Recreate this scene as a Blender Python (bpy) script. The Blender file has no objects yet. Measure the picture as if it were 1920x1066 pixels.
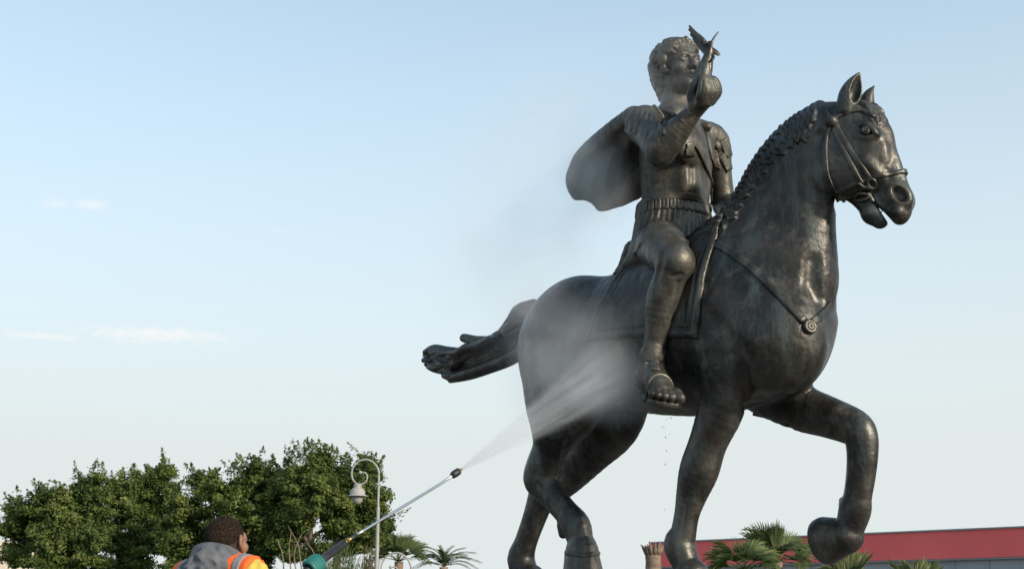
import bpy, math, random
import numpy as np
from mathutils import Vector

# ------------------------------------------------------------------ camera, sky, sun, exposure
sc = bpy.context.scene
C = sc.collection
CAM = np.array([0.0, 0.0, 1.25])
FPX = 2400.0                       # focal length in pixels of the 1920 px wide photograph
PITCH = math.radians(14.4)
cam_data = bpy.data.cameras.new('camera')
cam = bpy.data.objects.new('camera', cam_data)
C.objects.link(cam)
cam.location = CAM
cam.rotation_euler = (math.radians(90) + PITCH, 0, 0)
cam_data.sensor_width = 36.0
cam_data.lens = FPX / 1920 * 36.0
cam_data.clip_end = 5000
cam_data.dof.use_dof = True
cam_data.dof.focus_distance = 12.0
cam_data.dof.aperture_fstop = 5.0
sc.camera = cam

SUN_ELEV, SUN_AZ = math.radians(22), math.radians(131)   # azimuth clockwise from +Y (the view direction)
to_sun = Vector((math.sin(SUN_AZ) * math.cos(SUN_ELEV), math.cos(SUN_AZ) * math.cos(SUN_ELEV), math.sin(SUN_ELEV)))
sun_data = bpy.data.lights.new('sun', 'SUN')
sun_data.energy = 2.2
sun_data.angle = math.radians(3.0)
sun_data.color = (1.0, 0.86, 0.68)
sun = bpy.data.objects.new('sun', sun_data)
sun.rotation_euler = (-to_sun).to_track_quat('-Z', 'Y').to_euler()
C.objects.link(sun)

world = bpy.data.worlds.new('World')
sc.world = world
world.use_nodes = True
wn, wl = world.node_tree.nodes, world.node_tree.links
bg = wn['Background']
sky = wn.new('ShaderNodeTexSky')
sky.sky_type = 'NISHITA'
sky.sun_disc = False
sky.sun_elevation = SUN_ELEV
sky.sun_rotation = SUN_AZ
sky.air_density = 1.0
sky.dust_density = 1.0
sky.ozone_density = 3.0
bg.inputs['Strength'].default_value = 0.12
# sea haze: the blue sky pales evenly towards the horizon, all the way round
def WN(kind, op=None, **kw):
    n = wn.new(kind)
    if op: n.operation = op
    for k, v in kw.items(): n.inputs[int(k[1:])].default_value = v
    return n
wtc = wn.new('ShaderNodeTexCoord')
wsep = wn.new('ShaderNodeSeparateXYZ')
wl.new(wtc.outputs['Generated'], wsep.inputs[0])
wmr = wn.new('ShaderNodeMapRange')
for k, v in (('From Min', 0.12), ('From Max', 0.60), ('To Min', 1.0), ('To Max', 0.14)): wmr.inputs[k].default_value = v
wl.new(wsep.outputs['Z'], wmr.inputs['Value'])
wmix = wn.new('ShaderNodeMixRGB')
wmix.inputs['Color2'].default_value = (2.88, 3.09, 3.09, 1)
wtint = wn.new('ShaderNodeMixRGB'); wtint.blend_type = 'MULTIPLY'; wtint.inputs['Fac'].default_value = 1.0; wtint.inputs['Color2'].default_value = (1.16, 1.22, 1.04, 1)
wl.new(sky.outputs[0], wtint.inputs['Color1'])
wl.new(wmr.outputs[0], wmix.inputs['Fac']); wl.new(wtint.outputs[0], wmix.inputs['Color1'])
# a few small fair-weather clouds low in the sky: (azimuth, elevation, half sizes) in radians
waz = WN('ShaderNodeMath', 'ARCTAN2'); wl.new(wsep.outputs['X'], waz.inputs[0]); wl.new(wsep.outputs['Y'], waz.inputs[1])
wel = WN('ShaderNodeMath', 'ARCSINE'); wl.new(wsep.outputs['Z'], wel.inputs[0])
wxy = wn.new('ShaderNodeCombineXYZ'); wl.new(waz.outputs[0], wxy.inputs[0]); wl.new(wel.outputs[0], wxy.inputs[1])
wmap = wn.new('ShaderNodeMapping'); wmap.inputs['Scale'].default_value = (1.0, 2.0, 1.0); wl.new(wxy.outputs[0], wmap.inputs['Vector'])
wno = wn.new('ShaderNodeTexNoise'); wno.inputs['Scale'].default_value = 95; wno.inputs['Detail'].default_value = 9; wno.inputs['Roughness'].default_value = 0.68; wno.inputs['Distortion'].default_value = 0.5
wl.new(wmap.outputs[0], wno.inputs['Vector'])
wsum = None
def sky_dir(px, py):
    d = np.array([(px - 960) / FPX, math.cos(PITCH) + math.sin(PITCH) * (py - 533) / FPX, math.sin(PITCH) - math.cos(PITCH) * (py - 533) / FPX])
    d /= np.linalg.norm(d)
    return math.atan2(d[0], d[1]), math.asin(d[2])
for px, py, hx, hy, st in ((100, 380, 42, 13, .75), (170, 383, 34, 14, .95), (300, 627, 150, 17, 1.1), (55, 627, 60, 11, .8), (110, 631, 45, 10, .75), (523, 434, 26, 12, .5), (240, 635, 90, 12, .6)):
    az, el = sky_dir(px, py)
    vs = WN('ShaderNodeVectorMath', 'SUBTRACT'); wl.new(wxy.outputs[0], vs.inputs[0]); vs.inputs[1].default_value = (az, el, 0)
    vd = WN('ShaderNodeVectorMath', 'DIVIDE'); wl.new(vs.outputs[0], vd.inputs[0]); vd.inputs[1].default_value = (hx / FPX, hy / FPX, 1)
    ln = WN('ShaderNodeVectorMath', 'LENGTH'); wl.new(vd.outputs[0], ln.inputs[0])
    m1 = wn.new('ShaderNodeMapRange'); m1.inputs['From Min'].default_value = 0.25; m1.inputs['From Max'].default_value = 1.25; m1.inputs['To Min'].default_value = st; m1.inputs['To Max'].default_value = 0
    wl.new(ln.outputs['Value'], m1.inputs['Value'])
    if wsum is None: wsum = m1
    else:
        ad = WN('ShaderNodeMath', 'MAXIMUM'); wl.new(wsum.outputs[0], ad.inputs[0]); wl.new(m1.outputs[0], ad.inputs[1]); wsum = ad
wn2 = WN('ShaderNodeMath', 'MULTIPLY_ADD', _1=2.6, _2=-0.8); wl.new(wno.outputs['Fac'], wn2.inputs[0])
wsb = WN('ShaderNodeMath', 'ADD'); wl.new(wsum.outputs[0], wsb.inputs[0]); wl.new(wn2.outputs[0], wsb.inputs[1])
wcl = wn.new('ShaderNodeMapRange')
for k, v in (('From Min', 0.80), ('From Max', 1.75), ('To Min', 0.0), ('To Max', 0.85)): wcl.inputs[k].default_value = v
wl.new(wsb.outputs[0], wcl.inputs['Value'])
wgt = WN('ShaderNodeMath', 'GREATER_THAN', _1=0.001); wl.new(wsum.outputs[0], wgt.inputs[0])
wmu = WN('ShaderNodeMath', 'MULTIPLY'); wl.new(wcl.outputs[0], wmu.inputs[0]); wl.new(wgt.outputs[0], wmu.inputs[1])
wmx2 = wn.new('ShaderNodeMixRGB'); wmx2.inputs['Color2'].default_value = (3.55, 3.6, 3.6, 1)
wl.new(wmu.outputs[0], wmx2.inputs['Fac']); wl.new(wmix.outputs[0], wmx2.inputs['Color1'])
wl.new(wmx2.outputs[0], bg.inputs['Color'])

sc.view_settings.view_transform = 'Standard'
sc.view_settings.look = 'None'
sc.view_settings.exposure = 1.14
sc.view_settings.gamma = 1.0
sc.render.engine = 'CYCLES'
sc.cycles.use_denoising = True
sc.cycles.max_bounces = 7
sc.cycles.volume_bounces = 5
sc.cycles.transparent_max_bounces = 8

# ------------------------------------------------------------------ camera geometry: where a pixel's sight line meets a plane of the place
RIGHT = np.array([1.0, 0, 0])
UPV = np.array([0, -math.sin(PITCH), math.cos(PITCH)])
FWD = np.array([0, math.cos(PITCH), math.sin(PITCH)])

def ray(px, py):
    return FWD + RIGHT * ((px - 960) / FPX) - UPV * ((py - 533) / FPX)

def Q(px, py, Y):
    "the point on that sight line at distance Y north of the camera"
    d = ray(px, py)
    return CAM + d * (Y / d[1])

class Plane:
    def __init__(self, O, yaw):
        self.O = np.array(O, float)
        self.h = np.array([math.cos(yaw), -math.sin(yaw), 0.0])
        self.n = np.array([-math.sin(yaw), -math.cos(yaw), 0.0])
    def at(self, px, py, s=0.0):
        d = ray(px, py)
        t = (s - np.dot(CAM - self.O, self.n)) / np.dot(d, self.n)
        return CAM + d * t
    def uv(self, p):
        q = np.asarray(p) - self.O
        return np.stack([q @ self.h, q @ self.n, q[..., 2]], -1)
    def mirror(self, p):
        p = np.asarray(p)
        s = (p - self.O) @ self.n
        return p - 2 * s[..., None] * self.n

def mpp(p):
    "metres per pixel at a point"
    return float(np.dot(np.asarray(p) - CAM, FWD)) / FPX

# ------------------------------------------------------------------ object helpers
def tag(o, label=None, cat=None, group=None, kind=None):
    if label: o['label'] = label
    if cat: o['category'] = cat
    if group: o['group'] = group
    if kind: o['kind'] = kind
    return o

def empty(name, loc=(0, 0, 0), parent=None):
    o = bpy.data.objects.new(name, None)
    o.empty_display_size = 0.2
    C.objects.link(o)
    o.location = [float(v) for v in loc]
    if parent: o.parent = parent
    return o

def mesh_from(verts, faces, name='m', smooth=True):
    "faces: (n,4) or (n,3) int array, or a list of tuples"
    me = bpy.data.meshes.new(name)
    verts = np.asarray(verts, np.float32)
    if isinstance(faces, np.ndarray):
        n, k = faces.shape
        me.vertices.add(len(verts)); me.vertices.foreach_set('co', verts.ravel())
        me.loops.add(n * k); me.loops.foreach_set('vertex_index', faces.astype(np.int32).ravel())
        me.polygons.add(n)
        me.polygons.foreach_set('loop_start', np.arange(0, n * k, k, dtype=np.int32))
        me.polygons.foreach_set('use_smooth', np.full(n, smooth))
        me.update(calc_edges=True)
    else:
        me.from_pydata(verts.tolist(), [], faces)
        me.polygons.foreach_set('use_smooth', np.full(len(me.polygons), smooth))
        me.update()
    me.validate()
    return me

def world_matrix(o):
    m = o.matrix_basis.copy()
    p = o.parent
    while p:
        m = p.matrix_basis @ m
        p = p.parent
    return m

def obj(name, me, mat, parent=None):
    "link a mesh given in world coordinates; a child keeps its place"
    o = bpy.data.objects.new(name, me)
    C.objects.link(o)
    if mat: me.materials.clear(); me.materials.append(mat)
    if parent:
        o.parent = parent
        o.matrix_basis = world_matrix(parent).inverted()
    return o

class MB:
    "collects simple shapes into one mesh"
    def __init__(self): self.v, self.f = [], []
    def add(self, v, f):
        b = len(self.v)
        self.v += [tuple(map(float, p)) for p in v]
        self.f += [tuple(i + b for i in q) for q in f]
        return self
    def box(self, c, s, rz=0.0):
        cx, cy, cz = c; sx, sy, sz = (x / 2 for x in s)
        co, si = math.cos(rz), math.sin(rz)
        v = []
        for z in (-sz, sz):
            for x, y in ((-sx, -sy), (sx, -sy), (sx, sy), (-sx, sy)):
                v.append((cx + x * co - y * si, cy + x * si + y * co, cz + z))
        return self.add(v, [(3, 2, 1, 0), (4, 5, 6, 7), (0, 1, 5, 4), (1, 2, 6, 5), (2, 3, 7, 6), (3, 0, 4, 7)])
    def tube(self, pts, rad, seg=10, caps=True):
        pts = np.asarray(pts, float)
        rad = np.broadcast_to(np.asarray(rad, float), (len(pts),))
        v, f = tube_geo(pts, rad, rad, None, seg)
        self.add(v, f)
        return self
    def lathe(self, prof, c, seg=24):
        v, f = [], []
        n = len(prof)
        for r, z in prof:
            for k in range(seg):
                a = 2 * math.pi * k / seg
                v.append((c[0] + r * math.cos(a), c[1] + r * math.sin(a), c[2] + z))
        for i in range(n - 1):
            for k in range(seg):
                a, b = i * seg + k, i * seg + (k + 1) % seg
                f.append((a, b, b + seg, a + seg))
        f.append(tuple(range(seg))[::-1]); f.append(tuple(range((n - 1) * seg, n * seg)))
        return self.add(v, f)
    def build(self, name, mat, parent=None, smooth=False):
        me = bpy.data.meshes.new(name)
        me.from_pydata(self.v, [], self.f)
        me.polygons.foreach_set('use_smooth', np.full(len(me.polygons), smooth))
        me.update()
        return obj(name, me, mat, parent)

def catmull(P, m):
    "resample the rows of P (any columns) with m steps a span"
    P = np.asarray(P, float)
    n = len(P)
    if n < 3 or m < 2: return P
    E = np.vstack([2 * P[0] - P[1], P, 2 * P[-1] - P[-2]])
    out = []
    for i in range(n - 1):
        p0, p1, p2, p3 = E[i:i + 4]
        for t in np.arange(m) / m:
            out.append(0.5 * ((2 * p1) + (p2 - p0) * t + (2 * p0 - 5 * p1 + 4 * p2 - p3) * t * t + (3 * p1 - p0 - 3 * p2 + p3) * t ** 3))
    out.append(P[-1])
    return np.array(out)

def tube_geo(pts, rw, rt, normals=None, seg=10):
    "tube with half-width rw across and half-thickness rt along the given normals"
    pts = np.asarray(pts, float)
    n = len(pts)
    T = np.gradient(pts, axis=0)
    T /= np.linalg.norm(T, axis=1)[:, None] + 1e-12
    if normals is None:
        N = np.zeros_like(pts)
        ref = np.array([0, 0, 1.0]) if abs(T[0][2]) < 0.9 else np.array([1.0, 0, 0])
        prev = np.cross(T[0], np.cross(ref, T[0]))
        for i in range(n):
            prev = prev - T[i] * (prev @ T[i])
            prev /= np.linalg.norm(prev) + 1e-12
            N[i] = prev
    else:
        N = np.asarray(normals, float)
        N = N - T * (N * T).sum(1)[:, None]
        N /= np.linalg.norm(N, axis=1)[:, None] + 1e-12
    Bv = np.cross(T, N)
    rw = np.broadcast_to(rw, (n,)); rt = np.broadcast_to(rt, (n,))
    v = []
    for i in range(n):
        for k in range(seg):
            a = 2 * math.pi * k / seg
            ca, sa = math.cos(a), math.sin(a)
            if normals is not None:           # a strap: rounded box section
                ca = math.copysign(abs(ca) ** 0.6, ca); sa = math.copysign(abs(sa) ** 0.6, sa)
            v.append(pts[i] + Bv[i] * rw[i] * ca + N[i] * rt[i] * sa)
    f = []
    for i in range(n - 1):
        for k in range(seg):
            a, b = i * seg + k, i * seg + (k + 1) % seg
            f.append((a, b, b + seg, a + seg))
    f.append(tuple(range(seg))[::-1]); f.append(tuple(range((n - 1) * seg, n * seg)))
    return v, f

# ------------------------------------------------------------------ sculpting: blended solids on a voxel grid
class Clay:
    def __init__(self, h): self.h, self.ops, self.F = h, [], None
    def _op(self, fn, lo, hi, k, mode):
        op = (fn, np.asarray(lo, float), np.asarray(hi, float), k, mode)
        if self.F is None: self.ops.append(op)
        else: self._apply(op)
    def bake(self, margin=0.12):
        add = [o for o in self.ops if o[4] == 'add']
        self.lo = np.min([o[1] for o in add], 0) - margin
        hi = np.max([o[2] for o in add], 0) + margin
        self.dim = np.ceil((hi - self.lo) / self.h).astype(int) + 1
        self.F = np.full(self.dim, 9.0, np.float32)
        ops, self.ops = self.ops, []
        for o in ops: self._apply(o)
        return self
    def _slice(self, lo, hi):
        i0 = np.clip(np.floor((lo - self.lo) / self.h).astype(int), 0, self.dim)
        i1 = np.clip(np.ceil((hi - self.lo) / self.h).astype(int) + 1, 0, self.dim)
        return i0, i1
    def _axes(self, i0, i1):
        return [(self.lo[a] + self.h * np.arange(i0[a], i1[a])).astype(np.float32) for a in range(3)]
    def _apply(self, op):
        fn, lo, hi, k, mode = op
        pad = k + 3 * self.h
        i0, i1 = self._slice(lo - pad, hi + pad)
        if (i1 <= i0).any(): return
        sl = tuple(slice(a, b) for a, b in zip(i0, i1))
        d = fn(self, i0, i1)
        a = self.F[sl]
        if mode == 'add':
            if k > 0:
                hh = np.clip(0.5 + 0.5 * (a - d) / k, 0, 1)
                self.F[sl] = a + (d - a) * hh - k * hh * (1 - hh)
            else: self.F[sl] = np.minimum(a, d)
        else:
            d = -d
            if k > 0:
                hh = np.clip(0.5 + 0.5 * (d - a) / k, 0, 1)
                self.F[sl] = a + (d - a) * hh + k * hh * (1 - hh)
            else: self.F[sl] = np.maximum(a, d)
    # --- solids
    def chain(self, pts, rad, rho=1.0, axis=None, k=0.05, mode='add', m=4):
        "a rod through pts with radii rad; rho widens it along axis"
        pts = np.asarray(pts, float); n = len(pts)
        A = np.column_stack([pts, np.broadcast_to(rad, (n,)), np.broadcast_to(rho, (n,))])
        A = catmull(A, m)
        A[:, 3] = np.maximum(A[:, 3], 0.001); A[:, 4] = np.maximum(A[:, 4], 0.05)
        R = A[:, 3] * np.maximum(1, A[:, 4])
        lo = (A[:, :3] - R[:, None]).min(0); hi = (A[:, :3] + R[:, None]).max(0)
        ax = None if axis is None else np.asarray(axis, np.float32)
        def fn(g, i0, i1):
            out = np.full(i1 - i0, 9.0, np.float32)
            pad = k + 3 * g.h
            for j in range(max(1, len(A) - 1)):
                a, b = A[j], A[min(j + 1, len(A) - 1)]
                ra = max(a[3] * max(1, a[4]), b[3] * max(1, b[4])) + pad
                j0, j1 = g._slice(np.minimum(a[:3], b[:3]) - ra, np.maximum(a[:3], b[:3]) + ra)
                j0 = np.maximum(j0, i0); j1 = np.minimum(j1, i1)
                if (j1 <= j0).any(): continue
                X, Y, Z = g._axes(j0, j1)
                X = X[:, None, None] - np.float32(a[0]); Y = Y[None, :, None] - np.float32(a[1]); Z = Z[None, None, :] - np.float32(a[2])
                d = (b - a).astype(np.float32)
                L2 = float(d[:3] @ d[:3]) + 1e-12
                t = np.clip((X * d[0] + Y * d[1] + Z * d[2]) / np.float32(L2), 0, 1)
                qx, qy, qz = X - t * d[0], Y - t * d[1], Z - t * d[2]
                r = np.float32(a[3]) + t * d[3]
                q2 = qx * qx + qy * qy + qz * qz
                if ax is not None:
                    rh = np.float32(a[4]) + t * d[4]
                    ql = qx * ax[0] + qy * ax[1] + qz * ax[2]
                    q2 = q2 + ql * ql * (1 / (rh * rh) - 1)
                    dist = (np.sqrt(np.maximum(q2, 0)) - r) * np.minimum(1, rh)
                else:
                    dist = np.sqrt(q2) - r
                s = tuple(slice(p - q, w - q) for p, q, w in zip(j0, i0, j1))
                out[s] = np.minimum(out[s], dist)
            return out
        self._op(fn, lo, hi, k, mode)
    def ball(self, c, r, axes=None, k=0.05, mode='add'):
        "ellipsoid; axes rows are its unit axes"
        r = np.broadcast_to(np.asarray(r, float), (3,))
        M = np.eye(3) if axes is None else np.asarray(axes, float)
        c = np.asarray(c, float)
        ext = np.sqrt(((M * r[:, None]) ** 2).sum(0))
        def fn(g, i0, i1):
            X, Y, Z = g._axes(i0, i1)
            X = X[:, None, None] - np.float32(c[0]); Y = Y[None, :, None] - np.float32(c[1]); Z = Z[None, None, :] - np.float32(c[2])
            k0 = 0; k1 = 0
            for i in range(3):
                q = X * np.float32(M[i][0]) + Y * np.float32(M[i][1]) + Z * np.float32(M[i][2])
                k0 = k0 + (q / np.float32(r[i])) ** 2
                k1 = k1 + (q / np.float32(r[i] ** 2)) ** 2
            k0 = np.sqrt(k0); k1 = np.sqrt(k1) + 1e-9
            return k0 * (k0 - 1) / k1
        self._op(fn, c - ext, c + ext, k, mode)
    def field(self, fn, lo, hi, k=0.0, mode='add'):
        "fn(X, Y, Z) -> distance"
        def f(g, i0, i1):
            X, Y, Z = g._axes(i0, i1)
            return np.broadcast_to(fn(X[:, None, None], Y[None, :, None], Z[None, None, :]), i1 - i0).astype(np.float32)
        self._op(f, lo, hi, k, mode)
    # --- reading
    def samp(self, p):
        q = (np.asarray(p, float) - self.lo) / self.h
        q = np.clip(q, 0, np.array(self.dim) - 1.001)
        i = q.astype(int); f = q - i
        out = 0
        for dx in (0, 1):
            for dy in (0, 1):
                for dz in (0, 1):
                    w = (f[..., 0] if dx else 1 - f[..., 0]) * (f[..., 1] if dy else 1 - f[..., 1]) * (f[..., 2] if dz else 1 - f[..., 2])
                    out = out + w * self.F[i[..., 0] + dx, i[..., 1] + dy, i[..., 2] + dz]
        return out
    def normal(self, p):
        e = self.h * 1.5
        g = np.stack([self.samp(p + e * v) - self.samp(p - e * v) for v in np.eye(3)], -1)
        return g / (np.linalg.norm(g, axis=-1)[..., None] + 1e-9)
    def hit(self, px, py):
        "where the sight line of a pixel first meets the clay"
        d = ray(px, py)
        n = np.linalg.norm(d); d = d / n
        t = np.arange(6.0, 18.0, self.h * 0.7)
        pts = CAM + d * t[:, None]
        ins = ((pts > self.lo + 2 * self.h) & (pts < self.lo + self.h * (np.array(self.dim) - 3))).all(1)
        v = np.where(ins, self.samp(pts), 9.0)
        i = np.argmax(v < 0)
        if v[i] >= 0:                       # a near miss: the closest approach
            return pts[np.argmin(v)]
        a, b = v[i - 1], v[i]
        return pts[i - 1] + (pts[i] - pts[i - 1]) * (a / (a - b + 1e-9))
    def hits(self, px_list, m=4):
        return np.array([self.hit(*p) for p in catmull(px_list, m)])
    def snap(self, p, it=4):
        p = np.array(p, float)
        for _ in range(it):
            p = p - self.normal(p) * self.samp(p)[..., None]
        return p
    def mesh(self, name='clay', F=None):
        F = self.F if F is None else F
        S = F < 0
        d = F.shape
        c = S[:-1, :-1, :-1]
        cnt = np.zeros([x - 1 for x in d], np.int8)
        for dx in (0, 1):
            for dy in (0, 1):
                for dz in (0, 1):
                    cnt += S[dx:d[0] - 1 + dx, dy:d[1] - 1 + dy, dz:d[2] - 1 + dz]
        I = np.argwhere((cnt > 0) & (cnt < 8))
        idx = np.full(cnt.shape, -1, np.int32)
        idx[I[:, 0], I[:, 1], I[:, 2]] = np.arange(len(I))
        corners = [(x, y, z) for x in (0, 1) for y in (0, 1) for z in (0, 1)]
        V = {cn: F[I[:, 0] + cn[0], I[:, 1] + cn[1], I[:, 2] + cn[2]] for cn in corners}
        acc = np.zeros((len(I), 3)); num = np.zeros(len(I))
        for cn in corners:
            for ax in range(3):
                if cn[ax]: continue
                c2 = list(cn); c2[ax] = 1; c2 = tuple(c2)
                a, b = V[cn], V[c2]
                m = (a < 0) != (b < 0)
                t = np.where(m, a / np.where(m, a - b, 1), 0)
                p = np.tile(np.array(cn, float), (len(I), 1)); p[:, ax] += t
                acc += p * m[:, None]; num += m
        verts = self.lo + self.h * (I + acc / num[:, None])
        faces = []
        for ax in range(3):
            o1, o2 = (ax + 1) % 3, (ax + 2) % 3
            sl0 = [slice(1, -1)] * 3; sl1 = [slice(1, -1)] * 3
            sl0[ax] = slice(0, d[ax] - 1); sl1[ax] = slice(1, d[ax])
            a, b = S[tuple(sl0)], S[tuple(sl1)]
            for flip, m in ((False, a & ~b), (True, ~a & b)):
                E = np.argwhere(m)
                off = np.ones(3, int); off[ax] = 0
                E = E + off
                def cell(p, q):
                    e = E.copy(); e[:, o1] -= p; e[:, o2] -= q
                    return idx[e[:, 0], e[:, 1], e[:, 2]]
                f = np.stack([cell(1, 1), cell(0, 1), cell(0, 0), cell(1, 0)], 1)
                faces.append(f[:, ::-1] if flip else f)
        faces = np.vstack(faces)
        faces = faces[(faces >= 0).all(1)]
        return mesh_from(verts, faces, name)

# ------------------------------------------------------------------ materials
def mat(name, color=(0.5, 0.5, 0.5), rough=0.6, metal=0.0):
    m = bpy.data.materials.new(name)
    m.use_nodes = True
    b = m.node_tree.nodes['Principled BSDF']
    b.inputs['Base Color'].default_value = (*color, 1)
    b.inputs['Roughness'].default_value = rough
    b.inputs['Metallic'].default_value = metal
    return m

def N(m, kind, **kw):
    n = m.node_tree.nodes.new(kind)
    for k, v in kw.items():
        if hasattr(n, k): setattr(n, k, v)
        else: n.inputs[k].default_value = v
    return n

def noise_mat(name, c1, c2, scale=5.0, detail=5.0, rough=0.7, metal=0.0, bump=0.2, bscale=None, bdist=0.01, stretch=None, lo=0.35, hi=0.65):
    m = mat(name, c1, rough, metal)
    L = m.node_tree.links
    b = m.node_tree.nodes['Principled BSDF']
    tc = N(m, 'ShaderNodeNewGeometry')
    src = tc.outputs['Position']
    if stretch:
        mp = N(m, 'ShaderNodeMapping'); mp.inputs['Scale'].default_value = stretch
        L.new(src, mp.inputs['Vector']); src = mp.outputs[0]
    n1 = N(m, 'ShaderNodeTexNoise', Scale=scale, Detail=detail)
    L.new(src, n1.inputs['Vector'])
    r = N(m, 'ShaderNodeValToRGB')
    r.color_ramp.elements[0].position = lo; r.color_ramp.elements[0].color = (*c1, 1)
    r.color_ramp.elements[1].position = hi; r.color_ramp.elements[1].color = (*c2, 1)
    L.new(n1.outputs['Fac'], r.inputs['Fac']); L.new(r.outputs['Color'], b.inputs['Base Color'])
    if bump:
        n2 = N(m, 'ShaderNodeTexNoise', Scale=bscale or scale * 6, Detail=4.0)
        L.new(src, n2.inputs['Vector'])
        bp = N(m, 'ShaderNodeBump', Strength=bump, Distance=bdist)
        L.new(n2.outputs['Fac'], bp.inputs['Height']); L.new(bp.outputs[0], b.inputs['Normal'])
    return m

def bronze_mat(name, dark=(0.017, 0.0165, 0.016), mid=(0.058, 0.051, 0.043), green=(0.105, 0.118, 0.104), rough=0.40, green_at=0.58, coat=0.10, dust=(0.135, 0.118, 0.095)):
    m = mat(name, mid, rough, 0.62)
    L = m.node_tree.links
    nd = m.node_tree.nodes
    b = nd['Principled BSDF']
    b.inputs['Coat Weight'].default_value = coat; b.inputs['Coat Roughness'].default_value = 0.2
    geo = N(m, 'ShaderNodeNewGeometry')
    n1 = N(m, 'ShaderNodeTexNoise', Scale=2.2, Detail=8.0, Roughness=0.62)
    L.new(geo.outputs['Position'], n1.inputs['Vector'])
    r1 = N(m, 'ShaderNodeValToRGB')
    r1.color_ramp.elements[0].position = 0.36; r1.color_ramp.elements[0].color = (*dark, 1)
    r1.color_ramp.elements[1].position = 0.66; r1.color_ramp.elements[1].color = (*mid, 1)
    L.new(n1.outputs['Fac'], r1.inputs['Fac'])
    # verdigris that has run down in streaks
    mp = N(m, 'ShaderNodeMapping'); mp.inputs['Scale'].default_value = (1.0, 1.0, 0.22)
    L.new(geo.outputs['Position'], mp.inputs['Vector'])
    n2 = N(m, 'ShaderNodeTexNoise', Scale=6.0, Detail=10.0, Roughness=0.7)
    L.new(mp.outputs[0], n2.inputs['Vector'])
    r2 = N(m, 'ShaderNodeValToRGB')
    r2.color_ramp.elements[0].position = green_at - 0.1; r2.color_ramp.elements[0].color = (0, 0, 0, 1)
    r2.color_ramp.elements[1].position = green_at + 0.12; r2.color_ramp.elements[1].color = (0.75, 0.75, 0.75, 1)
    L.new(n2.outputs['Fac'], r2.inputs['Fac'])
    mx = N(m, 'ShaderNodeMixRGB')
    mx.inputs['Color2'].default_value = (*green, 1)
    L.new(r2.outputs['Color'], mx.inputs['Fac']); L.new(r1.outputs['Color'], mx.inputs['Color1'])
    # dusty, worn patches
    n5 = N(m, 'ShaderNodeTexNoise', Scale=3.4, Detail=11.0, Roughness=0.74, Distortion=0.4)
    L.new(geo.outputs['Position'], n5.inputs['Vector'])
    r5 = N(m, 'ShaderNodeValToRGB')
    r5.color_ramp.elements[0].position = 0.53; r5.color_ramp.elements[0].color = (0, 0, 0, 1)
    r5.color_ramp.elements[1].position = 0.72; r5.color_ramp.elements[1].color = (0.8, 0.8, 0.8, 1)
    L.new(n5.outputs['Fac'], r5.inputs['Fac'])
    mx5 = N(m, 'ShaderNodeMixRGB'); mx5.inputs['Color2'].default_value = (*dust, 1)
    L.new(r5.outputs['Color'], mx5.inputs['Fac']); L.new(mx.outputs[0], mx5.inputs['Color1'])
    L.new(mx5.outputs[0], b.inputs['Base Color'])
    met = N(m, 'ShaderNodeMapRange'); met.inputs['To Min'].default_value = 0.62; met.inputs['To Max'].default_value = 0.25
    L.new(r5.outputs['Color'], met.inputs['Value']); L.new(met.outputs[0], b.inputs['Metallic'])
    n3 = N(m, 'ShaderNodeTexNoise', Scale=5.0, Detail=7.0, Roughness=0.7)
    L.new(geo.outputs['Position'], n3.inputs['Vector'])
    mr = N(m, 'ShaderNodeMapRange')
    mr.inputs['From Min'].default_value = 0.3; mr.inputs['From Max'].default_value = 0.7
    mr.inputs['To Min'].default_value = rough - 0.08; mr.inputs['To Max'].default_value = rough + 0.2
    L.new(n3.outputs['Fac'], mr.inputs['Value']); L.new(mr.outputs[0], b.inputs['Roughness'])
    n4 = N(m, 'ShaderNodeTexNoise', Scale=14.0, Detail=8.0, Roughness=0.65)
    L.new(geo.outputs['Position'], n4.inputs['Vector'])
    bp = N(m, 'ShaderNodeBump', Strength=0.25, Distance=0.02)
    L.new(n4.outputs['Fac'], bp.inputs['Height'])
    n6 = N(m, 'ShaderNodeTexNoise', Scale=4.5, Detail=3.0)
    L.new(geo.outputs['Position'], n6.inputs['Vector'])
    bp2 = N(m, 'ShaderNodeBump', Strength=0.35, Distance=0.06)
    L.new(n6.outputs['Fac'], bp2.inputs['Height']); L.new(bp.outputs[0], bp2.inputs['Normal']); L.new(bp2.outputs[0], b.inputs['Normal'])
    L.new(bp2.outputs[0], b.inputs['Coat Normal'])
    return m

rng = random.Random(7)
nrg = np.random.default_rng(7)
# ------------------------------------------------------------------ the bronze horse
YAW = math.radians(47)
BODY = Plane(Q(1275, 700, 12.0), YAW)
HEAD = Plane(BODY.at(1565, 225), math.radians(27))
bronze = bronze_mat('bronze')
bronze_rider = bronze_mat('bronze_rider', dark=(0.026, 0.024, 0.022), mid=(0.085, 0.073, 0.060), green=(0.135, 0.14, 0.12), rough=0.47, green_at=0.53, coat=0.0, dust=(0.17, 0.15, 0.122))
bronze_dark = bronze_mat('bronze_dark', dark=(0.035, 0.03, 0.026), mid=(0.075, 0.062, 0.05), rough=0.38)

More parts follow.
